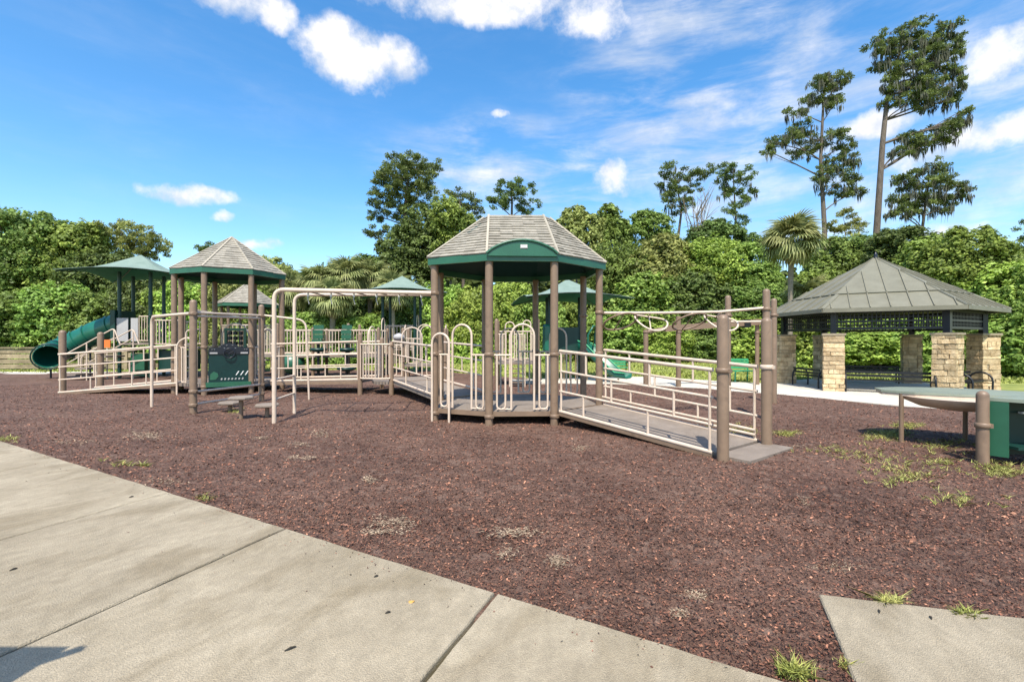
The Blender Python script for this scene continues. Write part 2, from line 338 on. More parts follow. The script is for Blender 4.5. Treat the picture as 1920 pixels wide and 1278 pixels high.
# --- mulch chips (uncountable): short bent shreds, finer cover further away
def in_slab(x, y):
    s1 = (x - EA.x) * ed.y - (y - EA.y) * ed.x            # >0 on the footpath side
    s2 = ((x - cA.x) * -u1.y + (y - cA.y) * u1.x < -0.0) & ((x - cA.x) * u2.y - (y - cA.y) * u2.x < 0)
    return (s1 > .004) | s2
def chips(n, y0, y1, lmin, lmax, pw):
    y = y0 + (y1 - y0) * rng.random(n) ** pw; x = (rng.random(n) * 2 - 1) * (y * 1.13 + .3)
    k = ~in_slab(x, y) & (y < np.interp(x, fx, fy) - .05); x, y = x[k], y[k]; n = len(x)
    a = rng.random(n) * 2 * np.pi; L = lmin + (lmax - lmin) * rng.random(n) ** 2; W_ = L * (.22 + .4 * rng.random(n)); tl = rng.normal(0, .28, n); rl = rng.normal(0, .5, n)
    z = mulch_z(x, y) + .004 + .010 * rng.random(n)
    t = np.stack([np.cos(a) * np.cos(tl), np.sin(a) * np.cos(tl), np.sin(tl)], 1) * L[:, None] / 2
    b = np.stack([-np.sin(a) * np.cos(rl), np.cos(a) * np.cos(rl), np.sin(rl)], 1) * W_[:, None] / 2
    p = np.stack([x, y, z + abs(t[:, 2]) * .5], 1)
    return np.stack([p - t - b * .3, p - t * .1 - b, p + t + b * .3, p + t * .1 + b], 1).reshape(-1, 3), n
A1, n1 = chips(200000, 1.6, 8.0, .007, .026, 1.35); A2, n2 = chips(135000, 3.0, 14, .014, .042, .95)
# crumbs kicked onto the slab edges
m_ = 420; tE = rng.random(m_); pe = np.array([EA.x, EA.y])[None] * (1 - tE[:, None]) + np.array([EB.x, EB.y])[None] * tE[:, None]; off = np.abs(rng.normal(0, .05, m_)) + rng.random(m_) ** 6 * .6
xe, ye = pe[:, 0] + ed.y * off, pe[:, 1] - ed.x * off; ae = rng.random(m_) * 6.28; Le = .002 + .006 * rng.random(m_)
te = np.stack([np.cos(ae), np.sin(ae), rng.normal(0, .2, m_)], 1) * Le[:, None]; be = np.stack([-np.sin(ae), np.cos(ae), rng.normal(0, .4, m_)], 1) * Le[:, None] * .5; pe = np.stack([xe, ye, np.full(m_, TOP + .004)], 1)
A3 = np.stack([pe - te, pe - be, pe + te, pe + be], 1).reshape(-1, 3)
A0, n0_ = chips(85000, 1.6, 3.9, .006, .022, .9)
co = np.concatenate([A1, A2, A3, A0]); nn = n1 + n2 + m_ + n0_
tag(obj('mulch_chips', np_mesh('mulch_chips', co, 4, rng.random(nn), rng.random(nn)), 'chip'), 'loose brown shredded rubber chips covering the play area', 'mulch', kind='stuff')

# --- grass of the lawn, weeds in the mulch
def blades(x, y, h, wd, z=0., lean=.5):
    n = len(x); a = rng.random(n) * 2 * np.pi; ln = rng.normal(0, lean, (n, 2)) * h[:, None]
    s_ = np.stack([np.cos(a), np.sin(a), np.zeros(n)], 1) * wd[:, None] / 2; p = np.stack([x, y, np.zeros(n) + z], 1)
    mid = p + np.stack([ln[:, 0] * .35, ln[:, 1] * .35, h * .6], 1); tip = p + np.stack([ln[:, 0], ln[:, 1], h], 1)
    return np.stack([p - s_, p + s_, mid + s_ * .7, tip, mid - s_ * .7], 1).reshape(-1, 3)
n = 60000; y = 15 + 25 * rng.random(n) ** 1.3; x = (rng.random(n) * 2 - 1) * (y * 1.12 + 1)
far_y = np.interp(x, [p.x for p in FE2], [p.y for p in FE2], left=22, right=9)
k = np.where(x < FE2[0].x, y > np.interp(x, fx, fy) + .25, y > far_y + .06) & ~((np.hypot(x - sh_c.x, y - sh_c.y) < 2.75))
x, y = x[k], y[k]; n = len(x); h = (.035 + .06 * rng.random(n)) * (1 + .5 * np.sin(x * 1.3) * np.sin(y * 1.1))
tag(obj('lawn_grass', np_mesh('lawn_grass', blades(x, y, h, .05 + 0 * h, -.03), 5, rng.random(n)), 'blade'), 'short yellow green lawn between the play area and the trees', 'grass', kind='stuff')
# grass strip along the shelter side of the path
n = 9000; t = rng.random(n); i_ = np.interp(t, [0, 1], [1480, 1990]); yy = np.interp(i_, [1459, 1560, 1749, 1990], [722, 731, 751, 774]) - rng.random(n) ** 1.5 * 18
Yw = 1170 / (yy - 640); Xw = (i_ - 960) * Yw / F; k = np.hypot(Xw - sh_c.x, Yw - sh_c.y) > 2.72; Xw, Yw = Xw[k], Yw[k]; n = len(Xw)
tag(obj('verge_grass', np_mesh('verge_grass', blades(Xw, Yw, .03 + .05 * rng.random(n), .03 + 0 * Xw, -.03), 5, rng.random(n)), 'blade'), 'thin grass verge between the far path and the picnic pavilion', 'grass', kind='stuff')
wx, wy = [], []
for px, py, rx, ry, m in ((1665, 818, 45, 10, 700), (1700, 800, 30, 6, 300), (1620, 860, 70, 16, 160), (1760, 870, 110, 20, 260), (1690, 895, 70, 20, 300), (1800, 935, 90, 20, 120), (1470, 815, 26, 5, 260), (1390, 812, 26, 5, 200), (1880, 885, 60, 14, 420), (1560, 845, 60, 16, 160), (1770, 835, 60, 10, 260),
                          (440, 772, 14, 5, 90), (15, 826, 18, 5, 90), (385, 940, 18, 4, 40), (225, 872, 30, 5, 50), (270, 874, 20, 4, 50), (1670, 1135, 25, 5, 160), (1350, 800, 60, 6, 100)):
    m = int(m * 1.7)
    c_ = np.array([(random.gauss(px, rx * .5), random.gauss(py, ry * .5)) for _ in range(max(3, m // 9))]); pick = rng.integers(0, len(c_), m)
    pxs = c_[pick, 0] + rng.normal(0, 3, m); pys = c_[pick, 1] + rng.normal(0, .9, m); Yw = 1170 / (pys - 640)
    wx.append((pxs - 960) * Yw / F); wy.append(Yw)
wx = np.concatenate(wx); wy = np.concatenate(wy); k = ~in_slab(wx, wy); wx, wy = wx[k], wy[k]; n = len(wx)
tag(obj('weed_cover', np_mesh('weed_cover', blades(wx, wy, .012 + .032 * rng.random(n), .003 + .004 * rng.random(n), .008, 1.3), 5, rng.random(n)), 'weed'), 'scattered small weeds sprouting through the rubber mulch', 'weeds', kind='stuff')
# pale dry litter lying on the mulch
V_, r_ = [], []
for px, py, rx, ry, m in ((270, 818, 26, 5, 220), (605, 815, 16, 5, 120), (490, 824, 16, 2, 60), (735, 983, 32, 8, 150), (715, 1000, 30, 4, 100), (958, 1001, 36, 7, 160), (1045, 1056, 14, 7, 110), (1305, 1120, 18, 7, 110), (1275, 1155, 14, 6, 80), (1552, 1069, 38, 7, 170), (1088, 843, 13, 4, 70), (306, 908, 30, 6, 110), (692, 901, 10, 4, 50), (570, 861, 26, 3, 60), (950, 1040, 14, 8, 60), (1505, 942, 8, 5, 40), (130, 830, 40, 3, 80), (90, 782, 40, 4, 60), (560, 835, 24, 3, 50), (160, 720, 30, 2, 40), (1500, 840, 20, 3, 30)):
    q = int(1.6 * m); pxs = px + rng.normal(0, rx * .75, q); pys = py + rng.normal(0, ry * .8, q); Yw = 1170 / (pys - 640); x = (pxs - 960) * Yw / F
    a = rng.normal(0, .7, q); L = (.004 + .011 * rng.random(q)) * np.minimum(1.6, Yw / 3); t = np.stack([np.cos(a), np.sin(a), rng.normal(0, .25, q)], 1) * L[:, None]; b = np.stack([-np.sin(a), np.cos(a), 0 * a], 1) * L[:, None] * .3
    p = np.stack([x, Yw, .010 + .010 * rng.random(q)], 1); V_.append(np.stack([p - t, p - b, p + t, p + b], 1).reshape(-1, 3)); r_.append(rng.random(q))
tag(obj('dry_litter', np_mesh('dry_litter', np.concatenate(V_), 4, np.concatenate(r_)), 'straw'), 'pale dry leaf and straw litter lying in patches on the mulch', 'litter', kind='stuff')

# ================================================================== PLAY EQUIPMENT
def post(parent, x, y, h, r=.058, collars=(), z0=-.05, mat='brown', dome=True, cmat='brown'):
    m = MB(); prof = [(r, z0), (r, h - r * .9)] + ([(r * math.cos(R(a)), h - r * .9 + r * .9 * math.sin(R(a))) for a in (20, 45, 65, 82)] if dome else [(r, h)])
    m.lathe(prof, (x, y, 0), 16); p = m.build('post', mat, parent)
    for z in collars:
        c = MB(); c.lathe([(r + .004, z - .028), (r + .013, z - .022), (r + .013, z + .022), (r + .004, z + .028)], (x, y, 0), 16)
        c.box((x + r * .8, y - r * .9, z), (.05, .035, .04), R(45)); c.build('collar', cmat, p)
    return p
def pipe(parent, path, r=.019, mat='tan', name='rail', n=8): return MB().tube(path, r, n).build(name, mat, parent)
def railing(parent, A, B, h=.93, bal=((0, .22), (0, .66), (1, .41), (1, .8), (2, .2), (2, .65)), ends=True, r=.017):
    A, B = Vector(A), Vector(B); z = lambda k: Vector((0, 0, h * k))
    root = MB().tube([A + z(1), B + z(1)], .024, 10).build('handrail', 'tan', parent)
    pipe(root, [A, B], .024, name='bottom_rail', n=10)
    for k in (1 / 3, 2 / 3): pipe(root, [A + z(k), B + z(k)], r)
    if ends:
        for q in (.012, .985): pipe(root, [lerp(A, B, q), lerp(A, B, q) + z(1)], r, name='baluster')
    for lv, t in bal:
        p = lerp(A, B, t); pipe(root, [p + z(1 - lv / 3), p + z(1 - (lv + 1) / 3)], r * .95, name='baluster')
    return root
def ramp_deck(parent, a, b, c, d, th=.055, nm='ramp_deck'):   # a,b near edge start/end, d,c far edge
    q = [Vector(p) for p in (a, b, c, d)]; lo = [p - Vector((0, 0, th)) for p in q]
    m = MB().hexa(lo + q); o = m.build(nm, 'deck', parent)
    for s, e in ((q[0], q[1]), (q[3], q[2])): MB().beam(s + Vector((0, 0, -.03)), e + Vector((0, 0, -.03)), .03, .075).build('edge_trim', 'brown', o)
    return o
def arch_panel(parent, A, B, zb, rail=.88, top=1.36, loops=True, r=.016):
    A, B = Vector((A[0], A[1], 0)), Vector((B[0], B[1], 0)); n_ = lambda t: lerp(A, B, t)
    root = pipe(parent, arc_path(n_(.34), n_(.69), zb + .03, zb + top), r + .002, name='arch_barrier', n=10)
    pipe(root, [n_(.06) + Vector((0, 0, zb + rail)), n_(.34) + Vector((0, 0, zb + rail))], r); pipe(root, [n_(.69) + Vector((0, 0, zb + rail)), n_(.95) + Vector((0, 0, zb + rail))], r)
    if loops:
        for a, b in ((.12, .25), (.77, .90)):
            z0, z1 = zb + .04, zb + rail
            pipe(root, fillet([n_(a) + Vector((0, 0, z1)), n_(a) + Vector((0, 0, z0)), n_(b) + Vector((0, 0, z0)), n_(b) + Vector((0, 0, z1))], .07), r, name='loop')
            pipe(root, [lerp(n_(a), n_(b), .5 + .75 * (1 if a < .5 else -1)) + Vector((0, 0, z)) for z in (z0, z1)], r * .9, name='baluster') if a > 1 else None
        pipe(root, [n_(.12) + Vector((0, 0, zb + .04)), n_(.34) + Vector((0, 0, zb + .04))], r * .8, name='foot_rail'); pipe(root, [n_(.69) + Vector((0, 0, zb + .04)), n_(.9) + Vector((0, 0, zb + .04))], r * .8, name='foot_rail')
    return root
def bar_panel(parent, A, B, zb, h=.95, nb=8, mat='tan', r=.013, bow=0):
    A, B = Vector((A[0], A[1], 0)), Vector((B[0], B[1], 0)); nrm = Vector((B.y - A.y, A.x - B.x, 0)).normalized()
    pt = lambda t, z: lerp(A, B, t) + nrm * bow * math.sin(math.pi * t) + Vector((0, 0, z))
    root = pipe(parent, [pt(k / 6, zb + h) for k in range(7)], .02, mat, 'bar_panel'); pipe(root, [pt(k / 6, zb + .04) for k in range(7)], .018, mat)
    for i in range(nb + 1): pipe(root, [pt(i / nb, zb + .04), pt(i / nb, zb + h)], r, mat, 'bar', 6)
    return root
def poly_scale(P, k, c=None):
    c = c or (sum(p[0] for p in P) / len(P), sum(p[1] for p in P) / len(P)); return [(c[0] + (p[0] - c[0]) * k, c[1] + (p[1] - c[1]) * k) for p in P]
def shingle_roof(parent, base, z0, top, z1, courses, tab=.2, joined=False, fas=.11, hips=True):
    n = len(base); fz0, fz1 = z0, z0 + fas
    roof = MB()                                    # the under-shell
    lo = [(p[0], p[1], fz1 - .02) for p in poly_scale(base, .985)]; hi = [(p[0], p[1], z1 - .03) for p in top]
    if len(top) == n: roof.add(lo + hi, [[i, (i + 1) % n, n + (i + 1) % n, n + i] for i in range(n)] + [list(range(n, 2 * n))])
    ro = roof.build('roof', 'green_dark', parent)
    fb_ = MB(); b0, b1 = base, poly_scale(base, .965)
    V = [(p[0], p[1], z) for z in (fz0, fz1) for p in b0] + [(p[0], p[1], z) for z in (fz0, fz1) for p in b1]
    fb_.add(V, [[i, (i + 1) % n, n + (i + 1) % n, n + i] for i in range(n)] + [[2 * n + (i + 1) % n, 2 * n + i, 3 * n + i, 3 * n + (i + 1) % n] for i in range(n)] + [[2 * n + i, 2 * n + (i + 1) % n, (i + 1) % n, i] for i in range(n)] + [[n + i, n + (i + 1) % n, 3 * n + (i + 1) % n, 3 * n + i] for i in range(n)])
    fb_.build('fascia', 'green', ro)
    J = MB()
    for i in range(n):
        a, b = Vector((*base[i], fz1 + .004)), Vector((*base[(i + 1) % n], fz1 + .004)); c, d = Vector((*top[(i + 1) % n], z1)), Vector((*top[i], z1))
        nr = (b - a).cross(d - a) + (b - a).cross(c - b)
        nr = nr.normalized()
        for k in range(courses):
            m = J if joined else MB(); t0, t1 = k / courses, min(1, (k + 1.12) / courses)
            A, B, C_, D = lerp(a, d, t0), lerp(b, c, t0), lerp(b, c, t1), lerp(a, d, t1)
            w_ = (B - A).length; nt_ = max(1, round(w_ / tab)) if w_ > .02 else 0
            for q in range(nt_):
                s0, s1 = q / nt_, (q + 1) / nt_; e = .022 + random.uniform(-.005, .006); dr = (A - D).normalized() * random.uniform(-.004, .012)
                p = [lerp(A, B, s0) + dr, lerp(A, B, s1) + dr, lerp(D, C_, s1), lerp(D, C_, s0)]
                m.hexa([p[0], p[1], p[2] - nr * .004, p[3] - nr * .004, p[0] + nr * e, p[1] + nr * e, p[2] + nr * .004, p[3] + nr * .004], random.random())
            if not joined and m.v: m.build('shingle_course', 'shingle', ro)
        if hips: MB().beam(a + nr * .02 + (a - d).normalized() * 0, d + nr * .022, .035, .025, nr).build('hip_cap', 'hip', ro)
    if joined: J.build('shingles', 'shingle', ro)
    return ro

# ------------------------------------------------------------------ main gazebo
GP = [(-.356, 7.45), (.66, 7.5), (1.51, 8.31), (1.40, 9.42), (.49, 10.0), (-.56, 9.9), (-1.335, 8.95), (-1.265, 7.85)]
DZ = .2
gz = thing('play_gazebo', 'large brown post gazebo with shingled hip roof and green arched gable in the centre', 'gazebo', (.1, 8.7, 0))
for i, p in enumerate(GP):
    post(gz, p[0], p[1], 2.56, .062, ((.13, DZ + .89) + ((2.08,) if i == 7 else (1.79,) if i in (2, 3) else ())), dome=False)
dk = MB().prism(poly_scale(GP, .975), DZ - .055, DZ).build('deck', 'deck', gz)
for i in range(8):
    a, b = poly_scale(GP, .985)[i], poly_scale(GP, .985)[(i + 1) % 8]; MB().beam((*a, DZ - .035), (*b, DZ - .035), .03, .075).build('edge_trim', 'brown', dk)
EV = poly_scale(GP, 1.075); TP = [(-.41, 8.45), (.54, 8.45), (.67, 8.64), (.67, 8.82), (.54, 9.0), (-.41, 9.0), (-.5, 8.82), (-.5, 8.64)]
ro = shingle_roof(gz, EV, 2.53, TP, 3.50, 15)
MB().prism([(p[0], p[1]) for p in TP], 3.49, 3.515).build('ridge_cap', 'hip', ro)
# arched gable over the front eave
a, b = Vector((*EV[0], 0)), Vector((*EV[1], 0)); fn = Vector((b.y - a.y, a.x - b.x, 0)).normalized(); ga = MB(); N_ = 14
arc = [lerp(a, b, .0 + 1.0 * k / N_) + Vector((0, 0, 2.64 + .205 * math.sin(math.pi * k / N_) ** .75)) for k in range(N_ + 1)]
bas = [Vector((p.x, p.y, 2.60)) for p in arc]
for off, dep, sc_, nm, mt in ((.0, .55, 1, 'gable', 'green'),):
    V = [p + fn * .04 for p in bas] + [p + fn * .04 for p in arc] + [p - fn * dep for p in bas] + [p - fn * dep for p in arc]; k_ = N_ + 1
    ga.add(V, [[i, i + 1, k_ + i + 1, k_ + i] for i in range(N_)] + [[k_ + i, k_ + i + 1, 3 * k_ + i + 1, 3 * k_ + i] for i in range(N_)] + [[2 * k_ + i + 1, 2 * k_ + i, 3 * k_ + i, 3 * k_ + i + 1] for i in range(N_)])
gable = ga.build('gable', 'green', ro)
MB().tube([p + fn * .045 for p in arc], .02, 8).build('gable_trim', 'green', gable)
mid = lerp(a, b, .52) + fn * .046
MB().beam(mid + Vector((-.055, 0, 2.745)), mid + Vector((.055, 0, 2.745)), .006, .06).build('name_plate', 'grey_panel', gable)
for q in range(3):
    MB().beam(mid + fn * .005 + Vector((-.045 + q * .034, 0, 2.745)), mid + fn * .005 + Vector((-.022 + q * .034, 0, 2.745)), .004, .035).build('plate_mark', 'white', gable)
arch_panel(gz, GP[0], GP[1], DZ); arch_panel(gz, GP[7], GP[0], DZ)
hp = lerp((*GP[7], 0), (*GP[0], 0), .0); pipe(gz, arc_path(hp + Vector((-.03, -.075, 0)), hp + Vector((.26, -.19, 0)), .0, 1.42), .02, name='entry_hoop')
for i, j in ((3, 4), (4, 5)): arch_panel(gz, GP[i], GP[j], DZ)
# ------------------------------------------------------------------ ramp at the right
rp = thing('access_ramp', 'brown ramp with cream pipe railings running from the gazebo toward the camera', 'ramp', (1.8, 6.6, 0))
A_, B_, C2, D2 = Vector((.74, 7.42, DZ + .015)), Vector((2.26, 5.40, .045)), Vector((3.10, 6.06, .045)), Vector((1.58, 8.22, DZ + .015))
rd = ramp_deck(rp, A_, B_, C2, D2)
out = (B_ - A_).normalized() * .42; out.z = 0
MB().prism([tuple((B_ + out * .1))[:2], tuple(B_ + out)[:2], tuple(C2 + out)[:2], tuple(C2 + out * .1)[:2]], -.02, .034, .06).build('landing_pad', 'deck', rp)
railing(rp, A_ + Vector((0, 0, 0)), B_); railing(rp, D2, C2, bal=((0, .21), (0, .65), (1, .4), (2, .22), (2, .68), (1, .86)))
lo_ = (B_ - A_).normalized() * .0
for off in (.07, .13): pipe(rp, [D2 + Vector((-.03, 0, off)), C2 + Vector((-.03, 0, off))], .018, name='curb_rail')
for p in ((2.285, 5.2), (3.135, 5.91)): post(rp, p[0], p[1], 1.59, .062, (.98,), cmat='tan' if p[0] > 3 else 'brown')
# ------------------------------------------------------------------ bridge ramp at the back left, landing, second ramp
br = thing('access_ramp', 'cream railed ramp climbing from the gazebo back to the small barred landing', 'ramp', (-2, 10.5, 0))
a0, a1, b0, b1 = Vector((-1.38, 8.98, DZ + .01)), Vector((-2.9, 11.65, .31)), Vector((-.55, 9.98, DZ + .01)), Vector((-1.98, 12.25, .31))
ramp_deck(br, a0, b0, b1, a1)
railing(br, a0 + Vector((0, 0, .05)), a1 + Vector((0, 0, .05))); railing(br, b0 + Vector((0, 0, .05)), b1 + Vector((0, 0, .05)))
ld = thing('landing_platform', 'small raised landing fenced by a bowed panel of cream bars', 'platform', (-3, 12, 0))
lpoly = [(-3.36, 11.72), (-2.93, 11.62), (-2.62, 11.66), (-1.98, 12.25), (-1.95, 12.95), (-2.5, 13.4), (-3.3, 13.2), (-3.62, 12.4)]
MB().prism(lpoly, .24, .31).build('deck', 'deck', ld)
for p, h, c in (((-3.69, 11.66), 1.5, 0), ((-2.91, 11.58), 1.28, 1), ((-1.95, 12.3), 1.3, 1), ((-2.0, 13.3), 1.5, 0), ((-3.55, 13.1), 1.4, 0)): post(ld, p[0], p[1], h, .058, (1.2,) if c else ())
bar_panel(ld, (-3.66, 11.6), (-2.93, 11.52), .36, .86, 9, bow=.10)
arch_panel(ld, (-3.55, 13.1), (-2.0, 13.3), .31, loops=True); arch_panel(ld, (-3.69, 11.7), (-3.55, 13.1), .31)
arch_panel(ld, (-2.0, 13.3), (-1.95, 12.3), .31)
r2 = thing('access_ramp', 'cream railed ramp between the small barred landing and the pointed roof tower', 'ramp', (-5, 12, 0))
c0, c1, d0, d1 = Vector((-3.75, 11.75, .32)), Vector((-6.1, 12.15, .25)), Vector((-3.6, 13.1, .32)), Vector((-6.0, 13.35, .25))
ramp_deck(r2, c1, c0, d0, d1); railing(r2, c0 + Vector((0, 0, .04)), c1 + Vector((0, 0, .04))); railing(r2, d0 + Vector((0, 0, .04)), d1 + Vector((0, 0, .04)))
# ------------------------------------------------------------------ overhead bar between gazebo and ladder
oh = thing('overhead_ladder', 'cream overhead pipe ladder reaching from its own rung ladder to the gazebo', 'climbing bars', (-3.8, 8.1, 0))
n0, n1, f0, f1 = Vector((-3.79, 7.65, 0)), Vector((-1.3, 7.83, 2.08)), Vector((-3.93, 8.67, 0)), Vector((-1.36, 8.92, 2.16))
up = lambda v, z: Vector((v.x, v.y, z))
MB().tube(fillet([up(n0, -.05), up(n0, 2.12), n1], .16), .034, 12).build('rail', 'tan', oh)
MB().tube(fillet([up(f0, -.05), up(f0, 2.135), f1], .16), .030, 12).build('rail', 'tan', oh)
for z in (.36, .68): pipe(oh, [up(n0, z - .0), up(f0, z - .0)], .019, name='rung')
for k in range(6):
    t = .2 + .145 * k; p, q = lerp(up(n0, 2.1), n1, t), lerp(up(f0, 2.12), f1, t); pipe(oh, [p, q], .012, 'brown', 'rung')
    m_ = lerp(p, q, .08); rg = MB(); rg.box(m_ + Vector((0, 0, -.045)), (.03, .02, .06)); h_ = rg.build('hanger', 'white', oh)
    pts = [m_ + Vector((0, 0, -.075)), m_ + Vector((.0, -.01, -.12)), m_ + Vector((.02, .0, -.2))]; MB().tube(pts, .008, 6).build('chain', 'grey_panel', h_)
# ------------------------------------------------------------------ loop ladder at the right
ll = thing('loop_ladder', 'overhead rail with hanging oval hoops between gazebo and tall brown posts', 'climbing bars', (4.2, 8.5, 0))
for p, h in (((4.24, 8.0), 2.17), ((4.5, 10.0), 2.25), ((5.4, 9.9), 2.18)): post(ll, p[0], p[1], h, .058, (1.83,))
r1 = MB().tube([(1.56, 8.3, 1.785), (2.6, 8.2, 1.78), (3.5, 8.08, 1.79), (4.2, 8.0, 1.85)], .024, 10).build('rail', 'tan', ll)
MB().tube([(4.45, 10.0, 1.70), (5.4, 9.9, 1.70)], .022, 10).build('rail', 'tan', ll)
for k, (px, tl) in enumerate(((1163, 14), (1221, -16), (1293, 13), (1352, -14))):
    c_ = at(px, 604, 8.22); m = MB(); A = .275 if k % 2 else .285
    pts = [c_ + Vector((A * math.cos(a), .20 * math.sin(a) * (1 if k % 2 else -1), .125 * math.sin(a) + (.05 * math.cos(a) if k % 2 == 0 else -.04 * math.cos(a) + .03 * math.cos(2 * a)))) for a in np.linspace(0, 2 * math.pi, 28, endpoint=False)]
    lo = m.tube(pts, .016, 8, closed=True).build('hoop', 'tan' if k % 2 else 'brown', ll)
    MB().tube([pts[7], Vector((c_.x, 8.22, 1.78))], .012, 6).build('hanger', 'tan', lo); MB().tube([pts[7] + Vector((.02, 0, 0)), pts[20]], .011, 6).build('strut', 'tan' if k % 2 else 'brown', lo)
# ------------------------------------------------------------------ pointed-roof tower
TC = (-7.5, 12.85); TPp = [(TC[0] + 1.3 * math.cos(R(a)), TC[1] + 1.3 * math.sin(R(a))) for a in range(-131, 229, 45)]
tw = thing('play_tower', 'brown post play tower with pointed shingle roof and green driving panel', 'play tower', (*TC, 0))
for i, p in enumerate(TPp): post(tw, p[0], p[1], 2.98, .066, (.2, 1.15), dome=False)
MB().prism(TPp, .19, .26).build('deck', 'deck', tw)
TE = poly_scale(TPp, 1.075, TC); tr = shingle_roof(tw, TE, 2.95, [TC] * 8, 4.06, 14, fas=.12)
for i in range(8):
    if i not in (1, 0, 7, 3): arch_panel(tw, TPp[i], TPp[(i + 1) % 8], .26)
a, b = Vector((*TPp[1], 0)), Vector((*TPp[2], 0)); fn = Vector((b.y - a.y, a.x - b.x, 0)).normalized()
def on(t, z, o=0): return lerp(a, b, t) + fn * o + Vector((0, 0, z))
def board(parent, pts, th, name, mat, o=0):              # flat outline in the panel's (t, z) plane, extruded
    m = MB(); f_ = [on(t, z, o + th) for t, z in pts]; bk = [on(t, z, o) for t, z in pts]; k = len(pts)
    m.add(bk + f_, [list(range(k))[::-1], list(range(k, 2 * k))] + [[i, (i + 1) % k, k + (i + 1) % k, k + i] for i in range(k)]); return m.build(name, mat, parent)
pn = board(tw, [(.09, .27), (.97, .27), (.97, 1.06), (.09, 1.06)], .03, 'driving_panel', 'panel')
dash = [(.09, .98), (.97, .98), (.97, 1.14), (.72, 1.15)] + [(.53 + .2 * math.cos(R(q)), 1.13 + .12 * math.sin(R(q))) for q in range(10, 180, 20)] + [(.34, 1.15), (.09, 1.14)]
board(pn, dash, .02, 'dashboard', 'navy', .032)
for t, z in ((.17, 1.09), (.22, 1.09), (.43, 1.12), (.48, 1.19), (.6, 1.19), (.66, 1.12), (.86, 1.09), (.91, 1.09)): MB().lathe([(.001, 0), (.016, 0), (.016, .008)], on(t, z, .052), 8).build('dial', 'white', pn)
for t in (.2, .85): board(pn, [(t - .08, .99), (t + .08, .99), (t + .08, 1.025), (t - .08, 1.025)], .004, 'gauge', 'grey_panel', .053)
wc = on(.53, 1.0, .09); e1 = (b - a).normalized(); wp = [wc + (e1 * math.cos(q) + Vector((0, 0, 1)) * math.sin(q)) * .115 for q in np.linspace(0, 6.283, 20, endpoint=False)]
wl = MB().tube(wp, .015, 8, closed=True).build('steering_wheel', 'navy', pn)
for q in (.5, 2.6, 4.71): MB().tube([wc, wc + (e1 * math.cos(q) + Vector((0, 0, 1)) * math.sin(q)) * .115], .01, 6).build('spoke', 'navy', wl)
for i in range(3): q = .66 + i * .1; board(pn, [(q, .46), (q + .02, .46), (q + .085, .56), (q + .06, .56)], .004, 'stripe', 'white', .031)
board(pn, [(.12, .36), (.24, .36), (.3, .44), (.28, .52), (.2, .56), (.13, .5)], .006, 'leaf_motif', 'green', .031)
for i in range(7): q = .34 + i * .075; board(pn, [(q, .36), (q + .03, .35), (q + .05, .39), (q + .02, .40)], .004, 'stripe', 'grey_panel', .031)
board(tw, [(.04, .19), (1.0, .19), (1.0, .30), (.04, .30)], .10, 'panel_base', 'green', .012)
gm = thing('game_panel', 'green framed grid game panel showing above the driving panel', 'game panel', (-7.9, 13.75, 0))
q0 = Vector((-8.21, 13.75, 0)); q1 = Vector((-7.63, 13.75, 0))
for p in (q0, q1): post(gm, p.x, p.y + .05, 1.0, .03, ())
fr = MB(); fr.box((-7.92, 13.75, .99), (.62, .05, .07)); fr.box((-7.92, 13.75, 1.63), (.62, .05, .07)); fr.box((-8.195, 13.75, 1.31), (.07, .05, .58)); fr.box((-7.645, 13.75, 1.31), (.07, .05, .58)); fr.build('frame', 'green', gm)
for i in range(3):
    for j in range(4): MB().lathe([(.055, -.05), (.06, -.04), (.06, .04), (.055, .05)], (-8.07 + .15 * i, 13.75, 1.09 + .145 * j), 8, False).build('tile', 'black', gm)
pipe(gm, arc_path(Vector((-8.3, 13.75, 0)), Vector((-7.54, 13.75, 0)), .0, 1.8), .02, name='arch')
# chin-up frame and stepping pods in front of the tower
cf = thing('chin_up_frame', 'brown posts joined by cream overhead and low bars before the pointed roof tower', 'climbing bars', (-5.5, 9.5, 0))
pA, pB = Vector((-5.63, 8.48, 0)), Vector((-5.43, 10.4, 0))
post(cf, pA.x, pA.y, 2.03, .06, (.17, .41, 1.78)); post(cf, pB.x, pB.y, 2.09, .058, (.17, .36, 1.84))
for z in (1.74, 1.80): pipe(cf, [up(pA, z), up(pB, z + .05)], .022, name='bar')
pipe(cf, [up(pA, .40), up(pB, .36)], .022, name='bar'); pipe(cf, [up(pA, .18), up(pB, .15)], .022, name='bar')
lpole = Vector((-7.13, 9.5, 0)); pipe(cf, fillet([up(lpole, -.05), up(lpole, 1.78), lerp(up(pA, 1.79), up(lpole, 1.78), .25), up(pA, 1.79)], .16), .028, name='bar', n=10)
pipe(cf, fillet([up(pB, 1.86), Vector((-4.55, 10.6, 1.76)), Vector((-4.5, 10.65, -.05))], .2), .022, name='bar', n=10)
MB().tube([up(pA, 1.84), Vector((-6.4, 11.4, 1.85)), Vector((-6.7, 11.9, 1.85))], .022, 8).build('bar', 'tan', cf)
MB().tube([up(pB, 1.85), Vector((-6.2, 11.6, 1.85)), Vector((-6.55, 11.95, 1.85))], .022, 8).build('bar', 'tan', cf)
